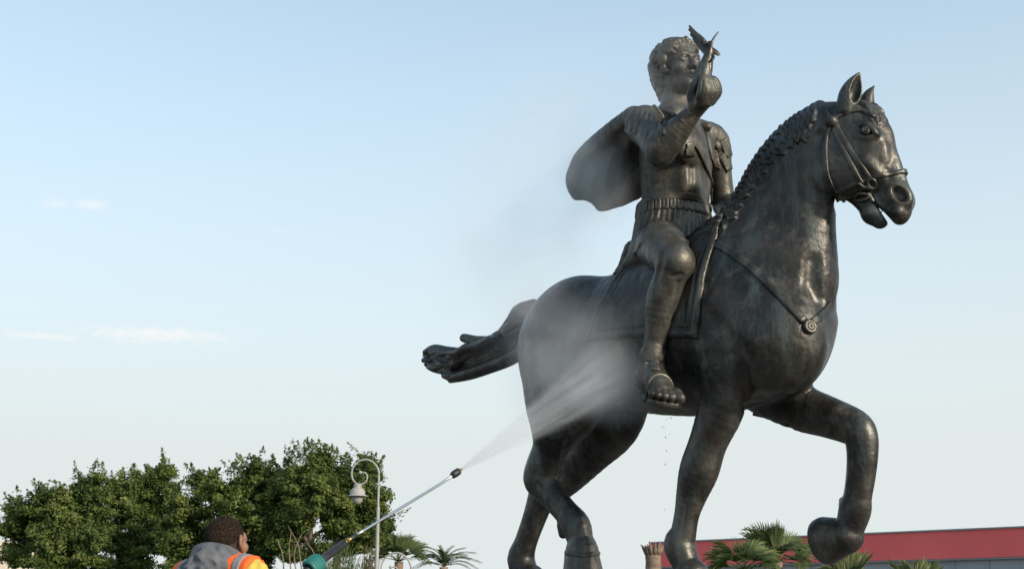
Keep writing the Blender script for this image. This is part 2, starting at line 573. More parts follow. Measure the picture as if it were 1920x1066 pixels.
def rods(plane, rows):
    "pixel rows (x, y, lateral m, half-width px, rho) -> points, radii, rho"
    R = np.asarray(rows, float)
    P = np.array([plane.at(*r[:3]) for r in R])
    n = len(R)
    rad = []
    for i in range(n):
        a, b = max(i - 1, 0), min(i + 1, n - 1)
        ti = R[b, :2] - R[a, :2]
        if np.linalg.norm(ti) < 1e-6: ti = np.array([0.0, 1.0])
        ti = ti / np.linalg.norm(ti)
        e = RIGHT * (-ti[1]) - UPV * ti[0]
        T = P[b] - P[a]; T = T / (np.linalg.norm(T) + 1e-9)
        Bx = np.cross(plane.n, T); Bx /= np.linalg.norm(Bx) + 1e-9
        c1, c2 = abs(Bx @ e), abs(plane.n @ e)
        den = max(0.55, math.hypot(c1, R[i, 4] * c2))
        rad.append(R[i, 3] * mpp(P[i]) / den)
    return P, np.array(rad), R[:, 4]

def rod(clay, plane, rows, k=0.06, mode='add', m=4):
    P, r, rho = rods(plane, rows)
    clay.chain(P, r, rho, plane.n, k, mode, m)

hc = Clay(0.0115)
# trunk
rod(hc, BODY, [(1096, 652, 0, 126, .93), (1170, 640, 0, 127, .93), (1255, 628, 0, 148, .86), (1335, 612, 0, 164, .80), (1395, 612, 0, 150, .80), (1438, 630, 0, 122, .86)], k=0.05)
for s in (1, -1):
    # haunch, breast and shoulder muscles
    hc.ball(BODY.at(1084, 642, 0.22 * s), (0.52, 0.40, 0.66), (BODY.h, BODY.n, (0, 0, 1)), k=0.16)
    hc.ball(BODY.at(1466, 640, 0.24 * s), (0.40, 0.36, 0.46), (BODY.h, BODY.n, (0, 0, 1)), k=0.12)
    hc.ball(BODY.at(1405, 600, 0.36 * s), (0.36, 0.24, 0.62), (BODY.h * .93 + np.array([0, 0, .36]), BODY.n, np.array([0, 0, .93]) - .36 * BODY.h), k=0.14)
# withers and neck
rod(hc, BODY, [(1420, 548, 0, 136, .62), (1444, 480, 0, 108, .58), (1467, 410, 0, 86, .56), (1490, 345, 0, 74, .56), (1518, 294, 0, 62, .58), (1548, 254, 0, 50, .64)], k=0.16)
rod(hc, BODY, [(1362, 470, 0, 30, .9), (1400, 395, 0, 24, .8), (1437, 320, 0, 21, .8), (1484, 258, 0, 20, .8), (1545, 220, 0, 18, .8)], k=0.10)
# near hind leg
rod(hc, BODY, [(1068, 660, .34, 92, .6), (1062, 730, .37, 78, .6), (1045, 790, .36, 50, .7), (1033, 835, .34, 34, .8), (1019, 875, .33, 33, .8), (1015, 893, .33, 32, .75)], k=0.10)
rod(hc, BODY, [(1002, 878, .33, 17, .8), (1012, 900, .33, 29, .8), (1036, 930, .33, 25, .8), (1062, 960, .33, 24, .85), (1080, 985, .33, 28, .9), (1088, 1012, .33, 25, .95), (1092, 1030, .33, 30, 1)], k=0.035)
rod(hc, BODY, [(1054, 985, .33, 10, 1), (1056, 1000, .33, 9, 1)], k=0.03)
rod(hc, BODY, [(1091, 1034, .33, 31, 1), (1091, 1042, .33, 33, 1), (1095, 1100, .33, 43, 1)], k=0.012, m=1)
# far hind leg
rod(hc, BODY, [(1128, 712, -.34, 96, .6), (1138, 775, -.36, 66, .65), (1108, 828, -.36, 50, .7), (1068, 878, -.35, 40, .75), (1040, 905, -.34, 36, .8)], k=0.08)
rod(hc, BODY, [(1028, 900, -.34, 32, .8), (1016, 930, -.34, 26, .85), (1002, 970, -.34, 22, .85), (986, 1015, -.34, 21, .85), (977, 1048, -.34, 26, .95), (988, 1075, -.34, 24, 1), (996, 1088, -.34, 28, 1)], k=0.035)
rod(hc, BODY, [(996, 1085, -.34, 28, 1), (1004, 1118, -.34, 40, 1)], k=0.012, m=1)
# near fore leg
rod(hc, BODY, [(1368, 660, .36, 74, .55), (1363, 715, .37, 50, .7), (1352, 765, .37, 42, .75), (1328, 828, .36, 35, .85), (1311, 880, .36, 36, .85), (1298, 922, .36, 29, .85), (1288, 962, .36, 23, .85), (1281, 1000, .36, 24, .9), (1275, 1022, .36, 30, .95), (1288, 1060, .36, 26, 1), (1297, 1078, .36, 31, 1)], k=0.07)
rod(hc, BODY, [(1258, 1018, .36, 13, 1), (1256, 1030, .36, 11, 1)], k=0.03)
rod(hc, BODY, [(1298, 1078, .36, 32, 1), (1310, 1122, .36, 46, 1)], k=0.012, m=1)
# far fore leg, raised
rod(hc, BODY, [(1440, 720, -.36, 60, .6), (1500, 762, -.37, 45, .75), (1552, 781, -.37, 39, .8), (1600, 800, -.37, 35, .85), (1614, 818, -.37, 31, .9), (1617, 850, -.37, 28, .88), (1614, 890, -.37, 26, .85), (1608, 930, -.37, 25, .85), (1603, 955, -.37, 29, .9), (1594, 985, -.37, 27, .95), (1580, 1005, -.37, 31, 1)], k=0.05)
rod(hc, BODY, [(1582, 945, -.37, 9, 1), (1580, 938, -.37, 7, 1)], k=0.03)
# raised hoof: a wall that widens to the sole, sole facing back
hp0, hp1 = BODY.at(1592, 1000, -.37), BODY.at(1543, 1013, -.37)
rod(hc, BODY, [(1586, 1004, -.37, 33, 1), (1552, 1012, -.37, 44, 1)], k=0.012, m=1)
ax_h = (hp1 - hp0) / np.linalg.norm(hp1 - hp0)
cut = BODY.at(1537, 1014, -.37)
hc.field(lambda X, Y, Z: -((X - cut[0]) * ax_h[0] + (Y - cut[1]) * ax_h[1] + (Z - cut[2]) * ax_h[2]), cut - 0.35, cut + 0.35, 0.012, 'sub')
# head
rod(hc, HEAD, [(1574, 244, 0, 42, .70), (1598, 240, 0, 50, .62), (1622, 262, 0, 50, .62)], k=0.08)
rod(hc, HEAD, [(1612, 262, 0, 50, .64), (1636, 300, 0, 46, .58), (1660, 340, 0, 37, .58), (1678, 374, 0, 31, .66), (1686, 394, 0, 23, .72)], k=0.05)
hc.ball(HEAD.at(1590, 300, 0.10), (0.34, 0.11, 0.335), (HEAD.h, HEAD.n, (0, 0, 1)), k=0.05)
hc.ball(HEAD.at(1590, 300, -0.10), (0.34, 0.11, 0.335), (HEAD.h, HEAD.n, (0, 0, 1)), k=0.05)
rod(hc, HEAD, [(1594, 335, 0, 38, .7), (1616, 362, 0, 27, .7), (1636, 390, 0, 22, .75), (1650, 413, 0, 16, .9)], k=0.035)
hc.ball(HEAD.at(1634, 402, 0), (0.085, 0.10, 0.085), (HEAD.h, HEAD.n, (0, 0, 1)), k=0.04)
hc.ball(HEAD.at(1686, 402, 0), (0.075, 0.13, 0.085), (HEAD.h, HEAD.n, (0, 0, 1)), k=0.03)
# throat hollow between cheek and neck is made by the blend; open mouth
rod(hc, HEAD, [(1633, 372, 0, 3.5, 30), (1648, 390, 0, 7, 18), (1665, 411, 0, 11, 13), (1684, 440, 0, 17, 9)], k=0.012, mode='sub')
hc.bake(0.30)
PZ = 1.50                          # top of the pedestal: the standing hooves are flat on it
zi = max(0, int(math.ceil((PZ - hc.lo[2]) / hc.h)))
zz_ = hc.lo[2] + hc.h * np.arange(hc.dim[2])
hc.F = np.maximum(hc.F, (PZ - zz_)[None, None, :].astype(np.float32))
# brow, eye, nostril, muscle relief (both sides)
HSC = mpp(HEAD.at(1620, 250))
def both(px, py):
    p = hc.hit(px, py)
    return p, HEAD.mirror(p)
for p in both(1624, 247):
    nrm = hc.normal(p)
    sgn = 1 if (p - HEAD.O) @ HEAD.n > 0 else -1
    ax1 = HEAD.h * .85 - np.array([0, 0, .5]); ax1 /= np.linalg.norm(ax1)
    ax3 = np.cross(ax1, nrm); ax3 /= np.linalg.norm(ax3); nn = np.cross(ax3, ax1)
    hc.ball(p - nn * .02, (.10, .045, .075), (ax1, nn, ax3), k=0.05)
    q = p + nn * 0.02
    hc.ball(q, (.066, .045, .046), (ax1, nn, ax3), k=0.012, mode='sub')
    up = np.array([0, 0, 1.0])
    lidu = [q + ax1 * a + up * (.046 * math.cos(a / .085 * 1.5) + .004) - nn * .004 for a in (-.085, -.05, 0, .05, .085)]
    lidl = [q + ax1 * a - up * (.040 * math.cos(a / .085 * 1.5)) - nn * .012 for a in (-.085, -.05, 0, .05, .085)]
    lidb = [q + ax1 * a + up * (.075 * math.cos(a / .12 * 1.5) + .006) - nn * .02 for a in (-.12, -.06, 0, .06, .11)]
    hc.chain(lidu, [.008, .016, .018, .016, .008], k=0.012)
    hc.chain(lidl, [.007, .012, .013, .012, .007], k=0.012)
    hc.chain(lidb, [.008, .018, .024, .022, .010], k=0.03)
    if sgn > 0: eye_near = q
for p in both(1688, 364):
    nrm = hc.normal(p)
    ax1 = np.array([0, 0, 1.0]) * .8 - HEAD.h * .55; ax1 -= nrm * (ax1 @ nrm); ax1 /= np.linalg.norm(ax1)
    ax3 = np.cross(ax1, nrm)
    ring = [p + (ax1 * .098 * math.cos(a) + ax3 * .068 * math.sin(a)) - nrm * .004 for a in np.linspace(0, 2 * math.pi, 13)]
    hc.ball(p - nrm * .02, (.12, .05, .09), (ax1, nrm, ax3), k=0.05)
    hc.ball(p + nrm * .03 - ax3 * .01, (.082, .066, .052), (ax1, nrm, ax3), k=0.02, mode='sub')
    hc.chain(ring, .010, k=0.022)
def groove(pxl, r=.02, depth=.4, k=.03, mirror=None, m=5):
    P = hc.hits(pxl, m)
    P = P + hc.normal(P) * r * depth
    hc.chain(P, r, k=k, mode='sub', m=1)
    if mirror is not None: hc.chain(mirror.mirror(P), r, k=k, mode='sub', m=1)
def ridge(pxl, r=.02, depth=.4, k=.05, mirror=None, clay=None, m=5):
    clay = clay or hc
    P = clay.hits(pxl, m)
    P = P - clay.normal(P) * r * depth
    clay.chain(P, r, k=k, m=1)
    if mirror is not None: clay.chain(mirror.mirror(P), r, k=k, m=1)
# facial crest, cheek edge, jugular groove, breast and elbow folds
ridge([(1622, 300), (1640, 318), (1652, 334)], .035, .6, .06, HEAD)
groove([(1536, 255), (1530, 290), (1538, 325), (1552, 352), (1562, 366)], .045, .45, .05, HEAD)
groove([(1524, 490), (1522, 530), (1532, 560)], .035, .5, .09, BODY)
groove([(1395, 690), (1402, 740), (1392, 785)], .03, .5, .06, BODY)
groove([(1480, 735), (1440, 752), (1400, 762)], .025, .5, .06)
groove([(1063, 830), (1054, 870), (1048, 900)], .018, .4, .04)
ridge([(1340, 560), (1380, 600), (1420, 640)], .05, .75, .12)
# tendons of the hocks and cannons
groove([(1008, 905), (1030, 935), (1048, 958)], .012, .4, .02)
groove([(1292, 930), (1284, 965), (1278, 995)], .012, .4, .02)
groove([(1600, 850), (1596, 890), (1592, 925)], .012, .4, .02)
# coronet above the hoof walls
for a in ((1060, 1034), (1091, 1040), (1124, 1036)), :
    ridge(list(a), .016, .2, .015)
# mane: a raised band of wavy strands along the crest, on both sides
cpts = catmull([BODY.at(x, y, 0) for x, y in ((1350, 456), (1368, 416), (1390, 358), (1418, 308), (1458, 262), (1500, 224), (1552, 200))], 8)
cu, cz = (cpts - BODY.O) @ BODY.h, cpts[:, 2] - BODY.O[2]
arc = np.r_[0, np.cumsum(np.hypot(np.diff(cu), np.diff(cz)))]
i0, i1 = hc._slice(cpts.min(0) - .6, cpts.max(0) + .6)
msl = tuple(slice(p, q) for p, q in zip(i0, i1))
Fm = hc.F[msl]
sel = np.argwhere(np.abs(Fm) < .10)
Xs = hc.lo + hc.h * (sel + i0)
U_, Z_ = (Xs - BODY.O) @ BODY.h, Xs[:, 2] - BODY.O[2]
S_ = (Xs - BODY.O) @ BODY.n
best = np.full(len(sel), 9.0); sa = np.zeros(len(sel)); qd = np.zeros(len(sel))
for j in range(len(cu) - 1):
    du, dz = cu[j + 1] - cu[j], cz[j + 1] - cz[j]
    L2 = du * du + dz * dz
    t = np.clip(((U_ - cu[j]) * du + (Z_ - cz[j]) * dz) / L2, 0, 1)
    eu, ez = U_ - cu[j] - t * du, Z_ - cz[j] - t * dz
    dd = np.hypot(eu, ez)
    sg = np.where(eu * dz - ez * du > 0, 1, -1)          # positive inside the neck
    m_ = dd < best
    best = np.where(m_, dd, best); sa = np.where(m_, arc[j] + t * math.sqrt(L2), sa); qd = np.where(m_, dd * sg, qd)
sd3 = np.sign(S_)
q_ = np.maximum(qd, 0)
Lm = .335 + .022 * np.sin(sa * 2 * math.pi / .13 + sd3) + .015 * np.sin(sa * 2 * math.pi / .31 + 1.7)
Lm = Lm * np.clip((arc[-1] - sa) / .25 + .45, .45, 1)
mask = np.clip((Lm - qd) / .022, 0, 1) * np.clip((qd + .14) / .04, 0, 1) * np.clip((sa - .10) / .10, 0, 1) * np.clip((arc[-1] + .001 - sa) / .05, 0, 1)
mask = mask * mask * (3 - 2 * mask)
ph_ = 2 * math.pi * sa / .064 + 1.7 * np.sin(q_ * 2 * math.pi / .15 + sa * 4.0 + sd3) + 1.2 * np.sin(sa * 9.0) + .9 * np.sin(sa * 23.0) - 7.0 * q_
rdg = (.5 + .5 * np.cos(ph_)) ** .8
fine = .5 + .5 * np.cos(ph_ * 2.0 + 1.0 + 3 * np.sin(sa * 13))
disp = mask * (.010 + .021 * rdg * np.clip(.55 + q_ / .18, 0, 1) + .007 * fine)
Fm[sel[:, 0], sel[:, 1], sel[:, 2]] -= disp.astype(np.float32)
# forelock
for i in range(9):
    x0 = 1614 + i * 1.6; ph = i * 1.7
    pl = [(x0 + 26 * f ** .8 + (i - 4) * 1.5 * f + 2.0 * math.sin(ph + f * 6), 196 + 44 * f ** 1.3 + (4 - i) * 2.2 * f) for f in np.linspace(0, 1, 6)]
    P = np.array([HEAD.at(a, b, (4 - i) * .016) for a, b in pl])
    P = hc.snap(P, 3)
    hc.chain(P + hc.normal(P) * .008, [.024, .026, .026, .024, .02, .01], k=0.012)
horse = empty('equestrian_statue', (BODY.O[0], BODY.O[1], PZ))
tag(horse, 'dark bronze rider on a trotting horse, cloak blown back, holding up a winged figurine', 'statue')
hbody = obj('horse_body', hc.mesh('horse_body'), bronze, horse)

# ears
for base, tip, s, nm in (((1588, 200), (1612, 135), .10, 1), ((1624, 206), (1640, 160), -.10, -1)):
    ec = Clay(0.006)
    b0 = HEAD.at(*base, s); t0 = HEAD.at(*tip, s * .95)
    axis = (t0 - b0); Ln = np.linalg.norm(axis); axis /= Ln
    open_dir = HEAD.h * .75 + HEAD.n * (.62 * nm); open_dir -= axis * (open_dir @ axis); open_dir /= np.linalg.norm(open_dir)
    side = np.cross(axis, open_dir)
    prof = [(-.12, .090), (.10, .098), (.34, .100), (.58, .078), (.80, .042), (1.0, .004)] if nm > 0 else [(-.12, .075), (.10, .080), (.34, .070), (.58, .050), (.80, .024), (1.0, .003)]
    ec.chain([b0 + axis * (f * Ln) - open_dir * .02 * math.sin(max(f, 0) * 3.1) for f, r in prof], [r for f, r in prof], .95, open_dir, k=0.01)
    ec.bake(0.05)
    prof2 = [(.12, .03), (.34, .060), (.58, .052), (.80, .028), (.94, .008)]
    ec.chain([b0 + axis * (f * Ln) + open_dir * (.055 * (1 - f * .6)) for f, r in prof2], [r for f, r in prof2], .9, side, k=0.012, mode='sub')
    obj('ear', ec.mesh('ear'), bronze, hbody)
# eyes
for q in (eye_near, HEAD.mirror(eye_near)):
    ec = Clay(0.004)
    sg = 1 if (q - HEAD.O) @ HEAD.n > 0 else -1
    nn = HEAD.n * sg * .9 + HEAD.h * .4; nn /= np.linalg.norm(nn)
    ec.ball(q - nn * .020, .052, k=0.0)
    ec.bake(0.02)
    e1 = np.cross(nn, [0, 0, 1.0]); e1 /= np.linalg.norm(e1); e2 = np.cross(nn, e1)
    c0 = q - nn * .020 + nn * .050
    ec.chain([c0 + (e1 * math.cos(a) + e2 * math.sin(a)) * .024 - nn * .005 for a in np.linspace(0, 6.283, 15)], .005, k=.003, mode='sub', m=1)
    ec.ball(c0, .010, k=.004, mode='sub')
    obj('eye', ec.mesh('eye'), bronze, hbody)

# tail: locks streaming back
tc = Clay(0.009)
rod(tc, BODY, [(1010, 588, 0, 20, 1), (985, 590, 0, 24, 1), (968, 622, 0, 30, .9), (945, 652, 0, 32, .8), (905, 668, 0, 30, .8), (865, 680, 0, 22, .8)], k=0.03)
locks = [
    [(1000, 572, 12), (972, 585, 14), (955, 615, 12), (925, 638, 12), (895, 640, 11), (872, 634, 9), (869, 633, 6)],
    [(1000, 580, 14), (968, 610, 16), (940, 645, 14), (905, 655, 12), (875, 662, 11), (840, 660, 11), (815, 655, 10), (798, 660, 6)],
    [(995, 600, 16), (965, 640, 16), (925, 668, 15), (890, 672, 12), (860, 680, 11), (830, 672, 10), (806, 670, 9), (797, 666, 5)],
    [(990, 640, 16), (960, 660, 16), (920, 680, 14), (880, 690, 12), (850, 690, 12), (820, 690, 10), (800, 684, 6)],
    [(990, 650, 14), (955, 672, 14), (915, 688, 13), (880, 700, 12), (850, 706, 10), (832, 703, 6)],
    [(985, 655, 14), (945, 680, 9), (905, 692, 11), (870, 705, 9), (845, 712, 6)],
    [(930, 645, 9), (900, 662, 9), (880, 678, 9), (862, 690, 8), (835, 682, 7), (812, 678, 5)],
    [(950, 632, 9), (918, 650, 9), (890, 655, 8), (870, 668, 8), (845, 668, 7), (825, 664, 5)],
    [(930, 660, 9), (905, 680, 8), (888, 692, 8), (868, 698, 7), (852, 700, 5)],
    [(960, 668, 9), (940, 684, 8), (948, 683, 5)],
]
for i, lk in enumerate(locks):
    P = np.array([BODY.at(x, y, .12 * math.sin(i * 2.1) * min(1, (1000 - x) / 60)) for x, y, w in lk])
    if i in (6, 7, 8): P = P + BODY.n * .14
    tc.chain(P, [w * mpp(p) for (x, y, w), p in zip(lk, P)], k=0.018)
tc.bake(0.1)
trg = random.Random(5)
for i in range(26):                       # strand grooves
    x = trg.uniform(840, 975); y = 600 + (975 - x) * .5 + trg.uniform(-12, 40)
    L_ = trg.uniform(35, 70)
    pl = [(x - L_ * f, y + L_ * f * .22 + 4 * math.sin(f * 6 + i)) for f in np.linspace(0, 1, 6)]
    P = np.array([tc.hit(*g) for g in pl])
    tc.chain(P + tc.normal(P) * .010, .016, k=.014, mode='sub', m=2)
obj('tail', tc.mesh('tail'), bronze, hbody)

# ------------------------------------------------------------------ tack
def strap(name, pxl, w, t=.012, parent=None, mirror=None, clay=None, m=5, lift=.006, mt=None):
    clay = clay or hc
    P = clay.hits(pxl, m)
    for _ in range(2):
        P[1:-1] = (P[:-2] + 2 * P[1:-1] + P[2:]) / 4
    Nn = clay.normal(P)
    out = []
    sets = [(P, Nn)]
    if mirror is not None:
        Pm = mirror.mirror(P); sets.append((Pm, clay.normal(Pm)))
    for A, B in sets:
        v, f = tube_geo(A + B * lift, w, t, B, 10)
        mb = MB(); mb.add(v, f)
        out.append(mb.build(name, mt or bronze, parent, True))
    return out
def loop_band(name, clay, O, nrm, half, t, inner, parent, radius=1.0, mt=None):
    "a band round the clay where a plane cuts it"
    O = np.asarray(O, float); nrm = np.asarray(nrm, float) / np.linalg.norm(nrm)
    i0, i1 = clay._slice(O - radius, O + radius)
    X, Y, Z = clay._axes(i0, i1)
    X = X[:, None, None] - O[0]; Y = Y[None, :, None] - O[1]; Z = Z[None, None, :] - O[2]
    sl = tuple(slice(a, b) for a, b in zip(i0, i1))
    pd = np.abs(X * nrm[0] + Y * nrm[1] + Z * nrm[2]) - half
    rr = np.sqrt(X * X + Y * Y + Z * Z) - radius
    G = np.maximum(np.maximum(clay.F[sl] - t, -(clay.F[sl] + inner)), np.maximum(pd, rr)).astype(np.float32)
    G[0] = G[-1] = 1; G[:, 0] = G[:, -1] = 1; G[:, :, 0] = G[:, :, -1] = 1
    c2 = Clay(clay.h); c2.lo = clay.lo + clay.h * i0; c2.F = G
    return obj(name, c2.mesh(name), mt or bronze, parent)

def plane_normal(plane, a, b):
    t = plane.at(*b) - plane.at(*a)
    return np.cross(t, plane.n)
loop_band('noseband', hc, HEAD.at(1660, 338), plane_normal(HEAD, (1640, 346), (1690, 326)), .022, .014, .02, hbody, .45)
strap('browband', [(1562, 226), (1580, 214), (1600, 208), (1622, 208), (1640, 220)], .020, .012, hbody, HEAD)
strap('cheek_strap', [(1566, 232), (1578, 255), (1598, 288), (1618, 316), (1634, 340)], .024, .016, hbody, HEAD)
strap('cheek_strap', [(1563, 240), (1572, 262), (1592, 300), (1610, 335), (1619, 348)], .022, .014, hbody, HEAD)
strap('head_strap', [(1545, 200), (1550, 213), (1558, 228)], .020, .014, hbody, HEAD)
strap('throat_strap', [(1556, 238), (1550, 262), (1549, 290), (1552, 322), (1560, 345), (1570, 362)], .014, .010, hbody, HEAD)
for p in both(1559, 229):
    b_ = Clay(0.006); b_.ball(p, (.062, .062, .04) if False else .058, k=0); b_.bake(.03)
    obj('bridle_boss', b_.mesh(), bronze, hbody)
# bit rings and cheek pieces at the mouth corner
for sgn in (0, 1):
    bc = Clay(0.005)
    def bp_(x, y, lift=.02):
        p = hc.hit(x, y); p = p + hc.normal(p) * lift
        return HEAD.mirror(p) if sgn else p
    bc.chain([bp_(1634 + 8 * math.cos(a), 343 + 8 * math.sin(a)) for a in np.linspace(0, 6.283, 11)], .016, k=.006)
    bc.chain([bp_(1636, 350), bp_(1632, 360), bp_(1630, 368)], .012, k=.01)
    bc.chain([bp_(1612 + 13 * math.cos(a) + 4, 366 + 8 * math.sin(a) + 2, .018) for a in np.linspace(0, 6.283, 13)], .014, k=.006)
    bc.chain([bp_(1626, 364), bp_(1634, 370), bp_(1638, 376)], .018, k=.01)
    bc.chain([bp_(1610, 345), bp_(1618, 350), bp_(1626, 350)], .020, k=.01)
    bc.bake(.04)
    obj('bit', bc.mesh(), bronze, hbody)
# breast collar and its medallion
bcs = strap('breast_strap', [(1340, 455), (1372, 474), (1410, 502), (1448, 538), (1480, 572), (1508, 603)], .040, .016, hbody, None)
strap('breast_strap', [(1523, 604), (1538, 592), (1550, 580), (1557, 570)], .036, .014, hbody)
Pm = BODY.mirror(hc.hits([(1340, 455), (1372, 474), (1410, 502)], 4))
v, f = tube_geo(Pm + hc.normal(Pm) * .006, .036, .014, hc.normal(Pm), 10)
mb = MB(); mb.add(v, f); mb.build('breast_strap', bronze, hbody, True)
pm = hc.hit(1517, 613); nm_ = hc.normal(pm)
e1 = np.cross(nm_, [0, 0, 1.0]); e1 /= np.linalg.norm(e1); e2 = np.cross(e1, nm_)
medc = Clay(0.005)
medc.ball(pm + nm_ * .012, (.064, .064, .026), (e1, e2, nm_), k=0)
medc.bake(.03)
medc.chain([pm + nm_ * .028 + (e1 * math.cos(a) + e2 * math.sin(a)) * .050 for a in np.linspace(0, 6.283, 17)], .008, k=.006, m=1)
for j in range(8):
    a = j * math.pi / 4
    medc.ball(pm + nm_ * .032 + (e1 * math.cos(a) + e2 * math.sin(a)) * .025, (.010), k=.006)
medc.ball(pm + nm_ * .036, .011, k=.006)
obj('medallion', medc.mesh(), bronze, hbody)
# reins from the bit to the far hand (lying along the far side of the neck) and along the near cheek
# ------------------------------------------------------------------ the bronze rider
rc = Clay(0.009)
ZV = np.array([0, 0, 1.0])
BH, BN = BODY.h, BODY.n
rod(rc, BODY, [(1264, 450, 0, 72, 1.15), (1266, 395, 0, 64, 1.2), (1267, 335, 0, 68, 1.25), (1267, 280, 0, 70, 1.35), (1266, 240, 0, 50, 1.75), (1266, 222, 0, 34, 1.8)], k=0.05)
rod(rc, BODY, [(1266, 235, 0, 40, 1), (1268, 200, -0.0, 30, 1), (1272, 160, 0, 27, 1)], k=0.09)
for s in (1, -1):
    rc.ball(BODY.at(1290, 268, .2 * s) - ZV * .02, (.095, .23, .19), (BH, BN, ZV), k=0.16)      # breast muscles of the cuirass
    rc.ball(BODY.at(1288, 345, .13 * s), (.12, .15, .16), (BH, BN, ZV), k=0.08)
    rod(rc, BODY, [(1262, 232, 0.0, 24, 1), (1262, 226, .25 * s, 26, 1)], k=0.08)
# right arm raised forward
Sh = BODY.at(1207, 234, .50); YS = Sh[1]
El = Q(1238, 281, YS - .50); Wr = Q(1301, 210, YS - .74)
rc.chain([BODY.at(1225, 230, .34), Sh, (Sh + El) / 2 + ZV * .01, El], [.15, .185, .155, .145], k=0.06)
rc.chain([El, El * .68 + Wr * .32, El * .3 + Wr * .7, Wr], [.140, .138, .104, .078], k=0.03)
rc.ball(El + np.array([-.02, .02, -.05]), .10, k=.05)
# left arm down to the reins
SL = BODY.at(1338, 268, -.50); EL = BODY.at(1358, 385, -.64); WL = BODY.at(1402, 398, -.36)
rc.chain([BODY.at(1312, 250, -.3), SL, (SL + EL) / 2, EL], [.14, .165, .13, .115], k=0.06)
rc.chain([EL, EL * .6 + WL * .4, WL], [.115, .115, .08], k=0.03)
rc.ball(WL + BH * .12, (.13, .07, .11), (BH, BN, ZV), k=0.03)
# skirt
rod(rc, BODY, [(1265, 402, 0, 66, 1.2), (1264, 430, 0, 76, 1.2), (1264, 462, 0, 82, 1.25)], k=0.03)
# legs
KR = BODY.at(1266, 490, .74); AR = BODY.at(1221, 676, .70)
rc.chain([BODY.at(1240, 462, .24), BODY.at(1243, 462, .50), KR + np.array([0, 0, .0])], [.24, .225, .165], k=0.05)
rc.ball(KR + BH * .06 - ZV * .02, (.11, .13, .15), (BH, BN, ZV), k=.06)
def shin(K, A, k=.04):
    d = A - K
    back = -BH * .9
    rc.chain([K, K + d * .18 + back * .02, K + d * .38 + back * .05, K + d * .65 + back * .03, A], [.155, .145, .150, .112, .085], k=k)
    rc.chain([K + d * .05 + BH * .06, K + d * .5 + BH * .045, A + BH * .02], [.07, .06, .05], k=.05)
shin(KR, AR)
KL = BODY.mirror(KR)
HL, TL = BODY.at(1424, 770, -.74), BODY.at(1516, 796, -.80)
AL = HL + ZV * .16 + (TL - HL) * .10
rc.chain([BODY.at(1262, 462, -.24), BODY.mirror(BODY.at(1243, 462, .50)), KL], [.24, .225, .165], k=0.05)
shin(KL, AL)
# drape of the tunic behind the thigh
rod(rc, BODY, [(1225, 462, .18, 36, 1.3), (1195, 492, .26, 24, 1.5), (1172, 510, .28, 13, 2.2), (1158, 515, .26, 7, 3.4)], k=0.05)
rod(rc, BODY, [(1195, 470, -.1, 26, 1.5), (1175, 500, -.15, 16, 2.0), (1160, 512, -.1, 8, 3.0)], k=0.05)
# feet and sandals: heel, toe -> foot, sole, toes
def foot(clay, heel, toe, side, up):
    f = toe - heel; Ln = np.linalg.norm(f); f = f / Ln
    up = up - f * (up @ f); up /= np.linalg.norm(up)
    sd = np.cross(f, up); sd = sd if sd @ side > 0 else -sd        # towards the little toe
    S = Ln / .27
    clay.chain([heel + up * .045 * S, heel + f * .06 * S + up * .055 * S, heel + f * .13 * S + up * .05 * S, heel + f * .195 * S + up * .03 * S], np.array([.038, .042, .037, .026]) * S, [1, 1, 1.15, 1.75], sd, k=.03)
    clay.chain([heel + f * .05 * S + up * .13 * S, heel + f * .06 * S + up * .085 * S, heel + f * .09 * S + up * .06 * S], np.array([.040, .044, .040]) * S, k=.04)
    clay.bake_safe = True
    for i, (o, r, ln, w) in enumerate(((-.038, .0190, .078, .0), (-.013, .0135, .072, 0), (.007, .0130, .066, 0), (.026, .0125, .058, 0), (.043, .0125, .048, 0))):
        b = heel + f * (.195 - abs(i - .5) * .006) * S + sd * o * S + up * .021 * S
        t = b + f * ln * .8 * S + sd * o * .1 * S
        clay.chain([b, b * .45 + t * .55 + up * .010 * S, t - up * .006 * S], np.array([r, r, r * .95]) * S, k=.012)
        clay.ball(t + f * .002 * S + up * .000 * S, r * 1.02 * S, k=.01)
    # sole
    out = [(-.035, .0), (-.02, .034), (.03, .037), (.10, .042), (.17, .056), (.215, .056), (.248, .042), (.264, .004), (.272, -.03), (.25, -.054), (.20, -.056), (.12, -.040), (.03, -.036), (-.02, -.032)]
    poly = np.array(out) * S
    h0 = heel
    def fn(X, Y, Z):
        qx, qy, qz = X - h0[0], Y - h0[1], Z - h0[2]
        a = qx * f[0] + qy * f[1] + qz * f[2]; b = qx * sd[0] + qy * sd[1] + qz * sd[2]; c = qx * up[0] + qy * up[1] + qz * up[2]
        return np.maximum(poly_sd(poly, a, b), np.abs(c + .006 * S) - .0085 * S)
    clay.field(fn, heel - .35 * S, heel + .35 * S, .010)
    return f, sd, up, S
def poly_sd(P, X, Y):
    P = np.asarray(P, float)
    d = np.full(np.broadcast(X, Y).shape, 1e9, np.float32); s = np.ones_like(d)
    n = len(P)
    for i in range(n):
        a, b = P[i], P[i - 1]
        ex, ey = b - a
        wx, wy = X - a[0], Y - a[1]
        t = np.clip((wx * ex + wy * ey) / (ex * ex + ey * ey + 1e-12), 0, 1)
        bx, by = wx - ex * t, wy - ey * t
        d = np.minimum(d, bx * bx + by * by)
        c1 = Y >= a[1]; c2 = Y < b[1]; c3 = ex * wy > ey * wx
        m = (c1 & c2 & c3) | (~c1 & ~c2 & ~c3)
        s = np.where(m, -s, s)
    return s * np.sqrt(d)
HR = BODY.at(1206, 724, .64)
TR = HR + (BH * .80 + BN * .42 - ZV * .38) * .68
